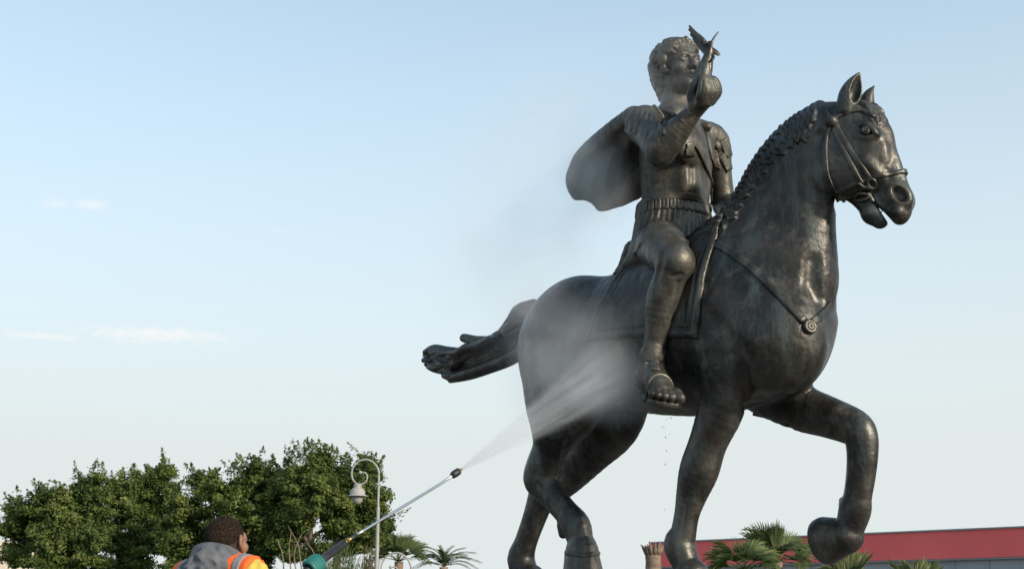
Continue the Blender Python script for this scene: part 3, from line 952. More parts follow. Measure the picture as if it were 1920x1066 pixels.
fR = foot(rc, HR, TR, BN, ZV)
fL = foot(rc, HL - ZV * .03, TL, -BN, ZV)
rc.chain([AR, HR + fR[2] * .13 * fR[3] + fR[0] * .05 * fR[3]], [.086, .088], k=.03)

# ---- the head: life-size frame scaled up
def face(clay, Cc, f, r, u, S, hair=True):
    f, r, u = (np.asarray(x, float) for x in (f, r, u))
    def L(a, b, c): return Cc + S * (a * f + b * r + c * u)
    ax = (f, r, u)
    clay.ball(L(-.018, 0, .036), np.array([.100, .076, .088]) * S, ax, k=.02 * S)
    clay.ball(L(.028, 0, -.035), np.array([.066, .060, .092]) * S, ax, k=.03 * S)
    for s in (1, -1):
        clay.chain([L(-.022, .056 * s, -.04), L(.01, .050 * s, -.085), L(.062, .018 * s, -.108)], np.array([.018, .020, .020]) * S, k=.03 * S)
        clay.ball(L(.052, .046 * s, -.030), np.array([.026, .020, .018]) * S, ax, k=.025 * S)
        clay.chain([L(.058, .056 * s, .014), L(.078, .036 * s, .024), L(.086, .012 * s, .020)], np.array([.008, .011, .011]) * S, k=.014 * S)
    clay.ball(L(.066, 0, -.104), np.array([.022, .024, .018]) * S, ax, k=.02 * S)
    clay.chain([L(.084, 0, .018), L(.096, 0, -.008), L(.110, 0, -.034)], np.array([.009, .0095, .012]) * S, k=.010 * S)
    for s in (1, -1):
        clay.ball(L(.094, .013 * s, -.038), np.array([.012, .008, .008]) * S, ax, k=.008 * S)
        clay.ball(L(.098, .032 * s, .002), np.array([.020, .020, .011]) * S, ax, k=.014 * S, mode='sub')
        clay.ball(L(.074, .032 * s, .001), np.array([.0135, .0145, .0125]) * S, ax, k=.003 * S)
        clay.chain([L(.079, .017 * s, .001), L(.088, .031 * s, .011), L(.079, .047 * s, .002)], .0036 * S, k=.004 * S)
        clay.chain([L(.079, .017 * s, -.001), L(.086, .032 * s, -.009), L(.079, .047 * s, .000)], .0032 * S, k=.004 * S)
    clay.chain([L(.080, -.024, -.070), L(.095, -.008, -.064), L(.093, 0, -.066), L(.095, .008, -.064), L(.080, .024, -.070)], np.array([.002, .0065, .006, .0065, .002]) * S, k=.005 * S)
    clay.chain([L(.080, -.022, -.074), L(.092, 0, -.081), L(.080, .022, -.074)], np.array([.003, .0078, .003]) * S, k=.006 * S)
    clay.chain([L(.081, -.026, -.0715), L(.100, 0, -.0735), L(.081, .026, -.0715)], .0016 * S, k=.002 * S, mode='sub')
    return L
HS = 2.38
hy = math.radians(63)
hf = np.array([math.cos(hy), -math.sin(hy), 0.05]); hf /= np.linalg.norm(hf)
hr = np.array([-math.sin(hy), -math.cos(hy), -.03]); hr -= hf * (hr @ hf); hr /= np.linalg.norm(hr)
hu = -np.cross(hf, hr); hu = hu if hu[2] > 0 else -hu
HC = BODY.at(1273, 128, 0)
L = face(rc, HC, hf, hr, hu, HS)
rc.ball(L(-.036, 0, .026), np.array([.094, .084, .090]) * HS, (hf, hr, hu), k=.02)
rc.ball(L(-.058, 0, -.075), np.array([.052, .070, .085]) * HS, (hf, hr, hu), k=.04)
hg = random.Random(11)
cnt_ = 0
while cnt_ < 215:                      # curly locks over the scalp
    th = hg.uniform(-math.pi, math.pi); zz = hg.uniform(-1.0, 1)
    q = math.sqrt(max(0, 1 - zz * zz))
    v = np.array([q * math.cos(th), q * math.sin(th), zz])
    if v[0] > .60 and zz < .66: continue
    if v[0] > .40 and zz < .30: continue
    if v[0] > .22 and zz < -.25: continue
    c0 = L(-.030 + .098 * v[0], .089 * v[1], .027 + .098 * v[2] - (.075 if zz < -.1 else 0) * (-zz))
    nv = v[0] * hf + v[1] * hr + v[2] * hu
    dn = -hu * .8 - hf * .5 * (1 if v[0] < 0 else -.7) + hr * hg.uniform(-.7, .7)
    dn = dn - nv * (dn @ nv); dn /= np.linalg.norm(dn) + 1e-9
    sd_ = np.cross(nv, dn)
    cw = hg.choice((-1, 1))
    pts = [c0 + HS * (dn * .012 * t + sd_ * cw * .010 * math.sin(t * 1.6) + nv * (.003 + .004 * math.sin(t * 1.1))) for t in (0, 1, 2, 3)]
    rc.chain(pts, np.array([.0115, .014, .012, .006]) * HS, k=.005)
    cnt_ += 1
for i in range(9):                      # the parted locks over the brow
    a = -1.15 + i * .29
    p0 = L(.068 - .012 * abs(a), .050 * math.sin(a), .080 - .012 * abs(a)); p1 = L(.070 - .018 * abs(a), .066 * math.sin(a * 1.05), .104 - .022 * abs(a)); p2 = L(.046 - .02 * abs(a), .084 * math.sin(a * 1.1), .104 - .034 * abs(a))
    rc.chain([p0, p1, p2], np.array([.007, .012, .010]) * HS, k=.008)
rc.bake(.15)
# carve curls: whorl marks
for i in range(150):
    th = hg.uniform(0, 6.28); zz = hg.uniform(-.3, .95); q = math.sqrt(1 - zz * zz)
    if math.cos(th) * q > .35: continue
    c0 = L(-.035 + .118 * q * math.cos(th), .103 * q * math.sin(th), .028 + .111 * zz)
    cs_ = rc.snap(c0[None])[0]; tg_ = np.cross(cs_ - L(-.035, 0, .028), hu); tg_ /= np.linalg.norm(tg_) + 1e-9
    rc.chain([cs_ - tg_ * .012 * HS * .6 + hu * .008 * HS, cs_, cs_ + tg_ * .006 * HS - hu * .010 * HS], np.array([.003, .005, .003]) * HS, k=.006, mode='sub')

# ---- relief on the rider's dress
def rhits(pxl, m=5): return rc.hits(pxl, m)
def rgroove(pxl, r=.012, dep=.4, k=.015, m=5):
    P = rc.hits(pxl, m); rc.chain(P + rc.normal(P) * r * dep, r, k=k, mode='sub', m=1)
def rridge(pxl, r=.015, dep=.4, k=.02, m=5):
    P = rc.hits(pxl, m); rc.chain(P - rc.normal(P) * r * dep, r, k=k, m=1)
axis0 = BODY.at(1265, 400, 0)
def around(z, ang, rmax=1.0):
    "the point of the skirt or belt at a height and bearing"
    d = BH * math.cos(ang) + BN * math.sin(ang)
    o = np.array([axis0[0], axis0[1], z])
    t = np.arange(rmax, .05, -.004)
    p = o + d * t[:, None]
    v = rc.samp(p)
    i = np.argmax(v < 0)
    return p[i], d
zb = BODY.at(1266, 395, 0)[2]
for j in range(44):                     # pleats of the skirt
    a = 2 * math.pi * (j + .5) / 44
    p0, d0 = around(zb - .09, a, .62); p1, d1 = around(zb - .20, a + .03, .66); p2, d2 = around(zb - .33, a + .05, .72)
    if np.linalg.norm(p2 - p1) > .3: p2 = p1 * 1.0 + (p1 - p0) * .6
    rc.chain([p0 + d0 * .004, p1 + d1 * .006, p2 + d2 * .006], [.010, .012, .014], k=.014, mode='sub')
# fold at the hem over the thigh
rridge([(1190, 474), (1205, 452), (1225, 438), (1245, 434), (1265, 440), (1285, 452), (1300, 458), (1318, 456), (1338, 450)], .022, .3, .02)
# knee and shin relief
rgroove([(1252, 508), (1262, 516), (1276, 514)], .016, .5, .03)
rgroove([(1272, 530), (1265, 580), (1252, 640)], .012, .5, .03)
rgroove([(1243, 470), (1238, 500), (1232, 520)], .02, .5, .05)
# cuirass midline, lower chest edge
rgroove([(1296, 315), (1296, 345), (1292, 375)], .012, .5, .04)
rridge([(1214, 212), (1228, 222), (1240, 238), (1244, 250)], .020, .2, .012)
rridge([(1246, 206), (1262, 214), (1280, 226)], .012, .2, .012)
# pleated sleeve on the raised arm
for k_ in range(7):
    x0 = 1176 + k_ * 7.5
    rridge([(x0 + 12 + k_ * 1.0, 204 + k_ * 1.2), (x0 + 2 + k_ * 2.0, 222 + k_ * 3), (x0 - 4 + k_ * 2.5, 244 + k_ * 3)], .014, .3, .012)
rridge([(1172, 246), (1184, 252), (1196, 240), (1212, 244), (1222, 258), (1206, 268)], .010, .2, .01)
rider = obj('rider_body', rc.mesh('rider_body'), bronze_rider, horse)

# right hand: palm and five fingers closed on the figurine's foot
YH = YS - .80
hcly = Clay(0.006)
def HQ(x, y, dz=0.0): return Q(x, y, YH + dz)
hcly.chain([Wr, HQ(1309, 197, .02), HQ(1318, 184, .02)], [.079, .090, .10], k=.03)
hcly.ball(HQ(1325, 173, .02), (.100, .10, .118), k=.04)
fing = [[(1334, 190, -.03), (1346, 172, -.05), (1341, 152, -.06), (1330, 146, -.07)],
        [(1326, 192, -.07), (1338, 172, -.12), (1333, 152, -.12), (1324, 146, -.11)],
        [(1318, 192, -.08), (1326, 172, -.15), (1325, 155, -.15), (1318, 147, -.12)],
        [(1311, 194, -.07), (1314, 174, -.14), (1317, 156, -.16), (1319, 143, -.13)]]
for fg in fing:
    hcly.chain([HQ(*p) for p in fg], [.041, .040, .035, .027], k=.036)
hcly.chain([HQ(1302, 196, .0), HQ(1297, 178, -.02), HQ(1302, 160, -.05), HQ(1312, 148, -.07)], [.052, .048, .042, .030], k=.02)
hcly.bake(.08)
for pl in ([(1317, 152), (1315, 170), (1310, 190)], [(1327, 151), (1331, 168), (1328, 182)], [(1336, 154), (1341, 168), (1338, 180)]):
    P = hcly.hits(pl, 5); hcly.chain(P + hcly.normal(P) * .003, [.008] * len(P), k=.012, mode='sub', m=1)
obj('right_hand', hcly.mesh(), bronze_rider, rider)

# left hand closed on the reins
lh = Clay(0.008)
lh.ball(WL + BH * .13, (.12, .075, .11), (BH, BN, ZV), k=.02)
for i in range(4):
    b = WL + BH * (.09 + .05 * i * .9) + ZV * (.06 - .03 * i)
    lh.chain([b + BN * -.08, b + BN * .0 + BH * .06 + ZV * .02, b + BN * .08], [.032, .034, .03], k=.012)
lh.chain([WL + ZV * .05, WL + BH * .10 + ZV * .12 + BN * .03, WL + BH * .2 + ZV * .11], [.035, .034, .028], k=.015)
lh.bake(.06); obj('left_hand', lh.mesh(), bronze_rider, rider)

# sandal straps
def cam_px(X, Y, Z):
    qx, qy, qz = X - CAM[0], Y - CAM[1], Z - CAM[2]
    dep = qy * FWD[1] + qz * FWD[2]
    return 960 + FPX * qx / dep, 533 - FPX * (qy * UPV[1] + qz * UPV[2]) / dep, dep
def plate(name, clay, poly, t, parent, mt, depth=.35, inner=.02, rim=0.0, k=0):
    "a raised plate whose outline is traced on the near face of the clay"
    P = np.array(poly, float)
    c = clay.hit(*P.mean(0))
    hitp = np.array([clay.hit(*p) for p in P])
    lo = np.minimum(hitp.min(0), c) - .06; hi = np.maximum(hitp.max(0), c) + .06
    i0, i1 = clay._slice(lo, hi)
    X, Y, Z = clay._axes(i0, i1)
    X, Y, Z = X[:, None, None], Y[None, :, None], Z[None, None, :]
    px, py, dep = cam_px(X, Y, Z)
    s = poly_sd(P, px, py) * dep / FPX
    sl = tuple(slice(a, b) for a, b in zip(i0, i1))
    tt = t + (np.clip(s + .028, 0, .02) * rim if rim else 0)
    G = np.maximum(np.maximum(clay.F[sl] - tt, -(clay.F[sl] + inner)), s)
    e = np.abs((X - c[0]) * FWD[0] + (Y - c[1]) * FWD[1] + (Z - c[2]) * FWD[2]) - depth
    G = np.maximum(G, e).astype(np.float32)
    G[0] = G[-1] = 1; G[:, 0] = G[:, -1] = 1; G[:, :, 0] = G[:, :, -1] = 1
    c2 = Clay(clay.h); c2.lo = clay.lo + clay.h * i0; c2.F = G
    return obj(name, c2.mesh(name), mt, parent)
fr, sr, ur, SR = fR
loop_band('sandal_strap', rc, HR + fr * .075 * SR + ur * .075 * SR, fr * .75 + ur * .66, .075, .012, .02, rider, .23, bronze_rider)
loop_band('sandal_strap', rc, HR + fr * .145 * SR + ur * .045 * SR, fr * .90 + ur * .3, .055, .012, .02, rider, .22, bronze_rider)
loop_band('ankle_strap', rc, AR + ZV * .0, ZV, .035, .012, .02, rider, .22, bronze_rider)
bk = strap('buckle', [(1226, 676), (1228, 686), (1230, 697)], .040, .022, rider, None, rc, 3, .01, bronze_rider)[0]
for yy in (680, 690):
    strap('buckle_slot', [(1222, yy), (1230, yy + .5), (1234, yy + 1)], .010, .030, bk, None, rc, 2, .012, bronze_dark)
fl, sl_, ul, SL_ = fL
loop_band('sandal_strap', rc, HL - ZV * .03 + fl * .12 * SL_ + ul * .05 * SL_, fl, .05, .012, .02, rider, .24, bronze_rider)

# belt, its row of tongues, and chest fittings
loop_band('belt', rc, np.array([axis0[0], axis0[1], zb + .03]), ZV, .028, .022, .03, rider, .56, bronze_rider)
for j in range(34):
    a = 2 * math.pi * j / 34
    p, d = around(zb - .035, a, .62)
    t_ = np.cross(ZV, d)
    tb = Clay(0.007)
    tb.chain([p + ZV * .05, p - ZV * .035 + d * .012], .036, .45, d, k=0, m=1)
    tb.bake(.03)
    tb.chain([p + ZV * .06 + d * .022, p - ZV * .025 + d * .034], .016, k=.006, mode='sub', m=1)
    obj('belt_tongue', tb.mesh(), bronze_rider, rider)
plate('chest_plate', rc, [(1288, 268), (1300, 264), (1304, 294), (1285, 292)], .020, rider, bronze_rider, .14)
plate('shoulder_plate', rc, [(1324, 250), (1340, 252), (1352, 318), (1340, 314), (1334, 290)], .018, rider, bronze_rider)
strap('sash_edge', [(1303, 274), (1312, 290), (1324, 316), (1334, 346), (1337, 384)], .016, .016, rider, None, rc, 5, .008, bronze_rider)
strap('sash_edge', [(1322, 246), (1328, 276), (1333, 300)], .014, .014, rider, None, rc, 5, .006, bronze_rider)
strap('cuirass_edge', [(1226, 200), (1240, 216), (1247, 234)], .022, .016, rider, None, rc, 5, .006, bronze_rider)
strap('collar', [(1244, 206), (1256, 211), (1266, 217)], .020, .016, rider, None, rc, 5, .006, bronze_rider)
pf = rc.hit(1320, 240); fb = Clay(.006); fb.ball(pf, (.085, .06, .055), (BH, BN, ZV), k=0); fb.bake(.03); obj('cloak_clasp', fb.mesh(), bronze_rider, rider)
pf = rc.hit(1343, 276); fb = Clay(.005); nb = rc.normal(pf[None])[0]; e1 = np.cross(nb, ZV); e1 /= np.linalg.norm(e1)
fb.ball(pf, (.055, .065, .03), (e1, np.cross(e1, nb), nb), k=0); fb.bake(.03); fb.ball(pf + nb * .03, .022, k=.008); obj('chest_medallion', fb.mesh(), bronze_rider, rider)
for y0 in (276, 302):
    strap('sleeve_tab', [(1354, y0 - 14), (1362, y0), (1368, y0 + 18)], .06, .012, rider, None, rc, 3, .0, bronze_rider)

# cloak billowing behind
cc = Clay(0.010)
rod(cc, BODY, [(1236, 232, .0, 34, 2.0), (1205, 268, .0, 58, 1.75), (1160, 314, 0, 72, 1.5), (1124, 342, 0, 61, 1.3)], k=0.04)
rod(cc, BODY, [(1190, 225, .42, 26, 1.0), (1160, 262, .34, 36, 1.0), (1120, 315, .2, 44, 1)], k=0.10)
rod(cc, BODY, [(1130, 360, .05, 26, 1.4), (1128, 384, .05, 18, 1.5), (1127, 396, .05, 9, 1.6)], k=.07)
cc.bake(.15)
for x_, y_, r_ in ((1090, 406, 24), (1162, 424, 26)):
    rod(cc, BODY, [(x_, y_, .9, r_, 1), (x_, y_, -.9, r_, 1)], k=.04, mode='sub', m=1)
rod(cc, BODY, [(1225, 345, -.1, 40, 1.5), (1180, 392, -.1, 36, 1.4), (1140, 404, -.1, 22, 1.3), (1125, 414, -.1, 14, 1.3)], k=0.05, mode='sub')
def cgroove(pxl, r, dep, k):
    P = cc.hits(pxl, 5); cc.chain(P + cc.normal(P) * r * dep, r, k=k, mode='sub', m=1)
cgroove([(1176, 246), (1158, 285), (1148, 335), (1150, 385)], .045, .45, .06)
cgroove([(1160, 255), (1132, 300), (1122, 345), (1124, 390)], .04, .5, .07)
cgroove([(1190, 280), (1182, 330), (1184, 390)], .04, .45, .06)
cgroove([(1132, 284), (1100, 320), (1092, 365)], .045, .5, .07)
cgroove([(1080, 385), (1100, 391), (1127, 399), (1150, 394), (1180, 392)], .012, .5, .012)
obj('cloak', cc.mesh('cloak'), bronze_rider, rider)

# the winged figurine on the hand
fig = Clay(0.005)
def G_(x, y, dz=0.0): return Q(x, y, YH - .05 + dz)
fig.chain([G_(1316, 148), G_(1322, 128), G_(1327, 110), G_(1330, 97)], [.082, .070, .050, .040], k=.02)
fig.chain([G_(1312, 138), G_(1304, 140), G_(1301, 144)], [.045, .03, .018], k=.02)
fig.chain([G_(1330, 99), G_(1331, 90)], [.034, .016], k=.015)
fig.ball(G_(1331, 83), (.026, .026, .033), k=.01)
fig.chain([G_(1332, 96, -.02), G_(1334, 82, -.03), G_(1338, 72, -.02), G_(1347, 60, 0)], [.016, .013, .010, .006], k=.008)
fig.chain([G_(1333, 99), G_(1338, 108, -.05), G_(1334, 114, -.08)], [.016, .013, .011], k=.01)
fig.bake(.05)
for i in range(7):
    x = 1314 + i * 3.2
    P = fig.hits([(x - 2, 146), (x + 1.5, 128), (x + 4.5 - i * .6, 112)], 4)
    fig.chain(P + fig.normal(P) * .005, .009, k=.008, mode='sub', m=1)
figo = obj('winged_figurine', fig.mesh(), bronze_dark, rider)
def wing(poly, dz, spread, name='wing'):
    wc = Clay(0.005)
    (x0, y0), (x1, y1) = poly[0], poly[-1]
    for j, (xa, ya, xb, yb, w) in enumerate(spread):
        wc.chain([G_(xa, ya, dz * .2), G_((xa + xb) / 2 + 1, (ya + yb) / 2, dz * .7), G_(xb, yb, dz)], np.array([w, w, w * .6]) * .0047, .45, (0, 1, 0), k=.006)
    wc.bake(.03)
    return obj(name, wc.mesh(), bronze_dark, figo)
wing([(1328, 98), (1291, 47)], .10, [(1327, 92, 1293, 49, 4), (1322, 80, 1293, 56, 5), (1326, 95, 1296, 65, 5), (1326, 98, 1301, 74, 5), (1326, 100, 1307, 83, 5), (1326, 102, 1313, 91, 5), (1322, 82, 1302, 60, 5), (1318, 76, 1304, 66, 5), (1324, 90, 1310, 80, 5)])
wing([(1334, 92), (1349, 104)], -.02, [(1334, 90, 1350, 102, 3), (1334, 93, 1347, 104, 3.4), (1334, 96, 1342, 102, 3.4)])

# ------------------------------------------------------------------ saddle cloth: a layer over the horse's back, both sides
def layer(name, clay, poly_uz, t, parent, mt, inner=.03, rim=None):
    P = np.array(poly_uz)
    O = BODY.O
    i0, i1 = clay._slice(np.array([-9, -9, P[:, 1].min() + O[2] - .08]), np.array([99, 99, P[:, 1].max() + O[2] + .08]))
    X, Y, Z = clay._axes(i0, i1)
    X, Y, Z = X[:, None, None], Y[None, :, None], Z[None, None, :]
    U = (X - O[0]) * BH[0] + (Y - O[1]) * BH[1]
    s = poly_sd(P, np.broadcast_to(U, U.shape), Z - O[2])
    sl = tuple(slice(a, b) for a, b in zip(i0, i1))
    tt = t
    if rim is not None: tt = t + rim[2] * np.exp(-((s + rim[0]) / rim[1]) ** 4) + rim[2] * .6 * np.exp(-((s + rim[0] * 2.5) / (rim[1] * .7)) ** 4)
    G = np.maximum(np.maximum(clay.F[sl] - tt, -(clay.F[sl] + inner)), s).astype(np.float32)
    G[0] = G[-1] = 1; G[:, 0] = G[:, -1] = 1; G[:, :, 0] = G[:, :, -1] = 1
    c2 = Clay(clay.h); c2.lo = clay.lo + clay.h * i0; c2.F = G
    return obj(name, c2.mesh(name), mt, parent)
def uz(px, py):
    p = hc.hit(px, py); q = p - BODY.O
    return (q @ BH, q[2])
pl_ = [uz(1097, 643), uz(1108, 610), uz(1122, 575), uz(1138, 548)]
bot = [uz(1150, 637), uz(1205, 632), uz(1260, 634), uz(1308, 636)]
frt = [uz(1313, 600), uz(1320, 540), uz(1330, 490), uz(1340, 462)]
top_z = max(p[1] for p in frt) + .35
cl_poly = pl_ + [(pl_[-1][0] + .08, top_z), (frt[-1][0] + .02, top_z)] + frt[::-1] + bot[::-1]
layer('saddle_cloth', hc, cl_poly, .022, hbody, bronze, rim=(.045, .028, .016))

# ------------------------------------------------------------------ ground and pedestal
asph = noise_mat('paving', (0.085, 0.082, 0.078), (0.13, 0.125, 0.115), 0.6, 6, 0.85, 0, 0.3, 8)
lawn = noise_mat('lawn', (0.05, 0.09, 0.02), (0.10, 0.14, 0.04), 1.2, 6, 0.9, 0, 0.4, 30)
stone = noise_mat('granite', (0.15, 0.14, 0.13), (0.23, 0.215, 0.20), 3.0, 8, 0.6, 0, 0.15, 60)
mb = MB(); mb.add([(-2500, -2500, 0), (2500, -2500, 0), (2500, 2500, 0), (-2500, 2500, 0)], [(0, 1, 2, 3)])
tag(mb.build('ground', asph), kind='structure')
mb = MB(); mb.add([(-60, 24, .004), (60, 24, .004), (60, 62, .004), (-60, 62, .004)], [(0, 1, 2, 3)])
tag(mb.build('lawn', lawn), kind='structure')
pc = BODY.O + BH * -.25
ped = empty('stone_pedestal', (pc[0], pc[1], 0))
tag(ped, 'long grey granite pedestal under the hooves of the bronze horse', 'pedestal')
rz = -YAW
for nm, z0, z1, lx, ly in (('base_step', 0, .22, 6.4, 3.4), ('base_step', .22, .42, 5.8, 2.8), ('plinth_cap', 1.30, PZ, 5.4, 2.4)):
    mb = MB(); mb.box((pc[0], pc[1], (z0 + z1) / 2), (lx, ly, z1 - z0), rz); mb.build(nm, stone, ped)
for sd in (-1, 1):                       # the die of the pedestal in blocks
    for i in range(4):
        mb = MB(); c = pc + BH * (-1.89 + i * 1.26) + BN * (sd * .55)
        mb.box((c[0], c[1], .86), (1.25, 1.09, .875), rz); mb.build('stone_block', stone, ped)

# ------------------------------------------------------------------ ficus trees behind the worker
def leaf_mat(name, c1, c2, c3, trans=0.3):
    m = mat(name, c1, 0.62)
    m.node_tree.nodes['Principled BSDF'].inputs['Specular IOR Level'].default_value = 0.25
    L = m.node_tree.links; nd = m.node_tree.nodes; b = nd['Principled BSDF']
    geo = N(m, 'ShaderNodeNewGeometry')
    n1 = N(m, 'ShaderNodeTexNoise', Scale=1.5, Detail=4.0)
    L.new(geo.outputs['Position'], n1.inputs['Vector'])
    ad = N(m, 'ShaderNodeMath', operation='ADD'); mu = N(m, 'ShaderNodeMath', operation='MULTIPLY'); mu.inputs[1].default_value = 0.28
    L.new(geo.outputs['Random Per Island'], mu.inputs[0]); L.new(n1.outputs['Fac'], ad.inputs[0]); L.new(mu.outputs[0], ad.inputs[1])
    r = N(m, 'ShaderNodeValToRGB')
    e = r.color_ramp.elements
    e[0].position = 0.38; e[0].color = (*c1, 1); e[1].position = 0.88; e[1].color = (*c3, 1)
    k = e.new(0.62); k.color = (*c2, 1)
    L.new(ad.outputs[0], r.inputs['Fac']); L.new(r.outputs['Color'], b.inputs['Base Color'])
    tr = N(m, 'ShaderNodeBsdfTranslucent'); L.new(r.outputs['Color'], tr.inputs['Color'])
    mx = N(m, 'ShaderNodeMixShader'); mx.inputs[0].default_value = trans
    out = nd['Material Output']
    L.new(b.outputs[0], mx.inputs[1]); L.new(tr.outputs[0], mx.inputs[2]); L.new(mx.outputs[0], out.inputs['Surface'])
    return m
ficus_leaf = leaf_mat('ficus_leaf', (0.026, 0.048, 0.012), (0.080, 0.120, 0.028), (0.21, 0.235, 0.065))
bark = noise_mat('bark', (0.09, 0.07, 0.05), (0.17, 0.14, 0.11), 4, 6, 0.9, 0, 0.5, 20, 0.02, (1, 1, 0.3))
twig_m = noise_mat('bare_twig', (0.14, 0.10, 0.075), (0.22, 0.165, 0.12), 6, 4, 0.9, 0, 0.3)

def leaves(centers, outward, size, rg, lobe=0.5):
    "rhombic leaves at centers, roughly facing outward"
    n = len(centers)
    nrm = outward + rg.normal(0, .75, (n, 3)) + np.array([0, 0, .35])
    nrm /= np.linalg.norm(nrm, axis=1)[:, None]
    t = rg.normal(0, 1, (n, 3)); t -= nrm * (t * nrm).sum(1)[:, None]; t /= np.linalg.norm(t, axis=1)[:, None] + 1e-9
    b = np.cross(nrm, t)
    sz = size * rg.uniform(.6, 1.35, n)[:, None]
    v = np.empty((n, 4, 3))
    v[:, 0] = centers - t * sz; v[:, 1] = centers + b * sz * lobe + nrm * sz * .12; v[:, 2] = centers + t * sz; v[:, 3] = centers - b * sz * lobe + nrm * sz * .12
    f = np.arange(n * 4).reshape(n, 4)
    return v.reshape(-1, 3), f

def ficus(blobs, Y, base_px, label, seed, dens=1.0, trunks=((0, 0),), bare=()):
    rg = np.random.default_rng(seed)
    base = Q(base_px, 1000, Y); base[2] = 0
    t = empty('ficus_tree', base)
    tag(t, label, 'tree', 'ficus trees behind the worker')
    V, Fc, off = [], [], 0
    cen = []
    for px, py, rp in blobs:
        rp *= rg.uniform(.82, 1.1); px += rg.uniform(-5, 5); py += rg.uniform(-6, 6)
        R = rp * Y / FPX
        c = Q(px, py, Y + rg.uniform(-.9, .9) * R); cen.append((c, R))
        py += 9; c = Q(px, py, Y + rg.uniform(-.9, .9) * R); cen[-1] = (c, R)
        nsub = int(42 * (rp / 45) ** 2) + 8
        d = rg.normal(0, 1, (nsub, 3)); d /= np.linalg.norm(d, axis=1)[:, None]
        sc_ = c + d * R * rg.uniform(.0, 1.0, (nsub, 1)) ** .45 * np.array([1, 1.05, .92])
        for s_, dd in zip(sc_, d):
            rs = rg.uniform(.15, .30)
            m_ = int(160 * dens * (rs / .22) ** 2)
            q = rg.normal(0, 1, (m_, 3)); q /= np.linalg.norm(q, axis=1)[:, None]
            p = s_ + q * rs * rg.uniform(.3, 1.0, (m_, 1)) * np.array([1.15, 1.15, .75])
            v, f = leaves(p, q * .7 + dd * .6, .048, rg)
            V.append(v); Fc.append(f + off); off += len(v)
        # pointed shoots standing out of the crown
        for _ in range(int(13 * rp / 45)):
            d = rg.normal(0, 1, 3); d[2] = abs(d[2]) + .5; d /= np.linalg.norm(d)
            ln = rg.uniform(.2, .75)
            tt = rg.uniform(0, 1, 60)[:, None]
            dirn = d + np.array([rg.normal(0, .3), rg.normal(0, .3), .5]); dirn /= np.linalg.norm(dirn)
            p = c + d * R * .9 + dirn * ln * tt + rg.normal(0, .11, (60, 3)) * (1.02 - tt)
            v, f = leaves(p, np.tile(dirn, (60, 1)), .05, rg)
            V.append(v); Fc.append(f + off); off += len(v)
    crown = obj('crown', mesh_from(np.vstack(V), np.vstack(Fc), 'crown', False), ficus_leaf, t)
    crown['kind'] = 'stuff'
    for k, (dx, lean) in enumerate(trunks):
        b = base + np.array([dx, rg.uniform(-.2, .2), 0])
        top = Q(base_px + lean, 1000, Y)
        mb = MB(); mb.tube(catmull([b, b * .55 + top * .45 + np.array([.12, 0, .1]), top], 5), np.linspace(.17, .10, 11), 9)
        tr = mb.build('trunk', bark, t, True)
        near = sorted(cen, key=lambda cr: np.linalg.norm(cr[0] - top))[:6]
        for c, R in near:
            mid = top * .5 + c * .5 + np.array([rg.normal(0, .1), 0, -.12])
            mb = MB(); mb.tube(catmull([top - np.array([0, 0, .25]), mid, c], 4), np.linspace(.085, .025, 9), 7)
            mb.build('limb', bark, tr, True)
    for pl in bare:
        mb = MB(); mb.tube(catmull([Q(x, y, Y - 1.2) for x, y in pl], 5), np.linspace(.020, .009, (len(pl) - 1) * 5 + 1), 6)
        mb.build('bare_stem', twig_m, t, True)
    return t

ficus([(35, 955, 28), (75, 948, 34), (62, 985, 40), (120, 935, 36), (165, 915, 32), (205, 905, 28), (150, 960, 48), (95, 1015, 45), (215, 950, 52), (255, 905, 26), (295, 890, 22), (312, 874, 12), (285, 935, 46), (322, 905, 14), (30, 1040, 30), (180, 1020, 60), (270, 1000, 60), (120, 1060, 50), (240, 1070, 60), (20, 975, 16), (325, 965, 34)],
      40, 170, 'broad dark green ficus tree at the left edge, with a ragged sloping top', 21, trunks=((-.6, -50), (.5, 60)))
ficus([(345, 950, 34), (400, 925, 36), (378, 905, 20), (430, 965, 50), (360, 1000, 55), (455, 905, 34), (484, 875, 20), (490, 900, 40), (500, 950, 55), (430, 1025, 50), (500, 1010, 40), (345, 1050, 45), (530, 905, 36), (470, 1060, 40)],
      37, 430, 'dense ficus tree just behind the worker in the orange vest', 22, trunks=((0, 10), (.5, 70)))
ficus([(560, 890, 38), (600, 868, 26), (596, 850, 11), (612, 850, 12), (585, 930, 55), (640, 895, 38), (640, 950, 50), (668, 905, 36), (690, 868, 16), (698, 890, 22), (690, 935, 32), (560, 965, 42), (672, 975, 34), (712, 975, 20), (700, 1000, 16), (622, 980, 30), (535, 1000, 28), (678, 1015, 14), (600, 1028, 15), (652, 1022, 12), (552, 1030, 16)],
      36, 590, 'spreading ficus tree beside the curled street lamp, with bare stems and sky below its crown', 23, trunks=((-.3, -8), (.25, 45)),
      bare=([(546, 1075), (542, 1030), (546, 995)], [(566, 1072), (562, 1040), (558, 1018), (540, 985)], [(532, 1066), (530, 1040), (520, 1010)], [(600, 1080), (590, 1040), (572, 1010)], [(556, 1075), (552, 1035), (566, 1000)]))

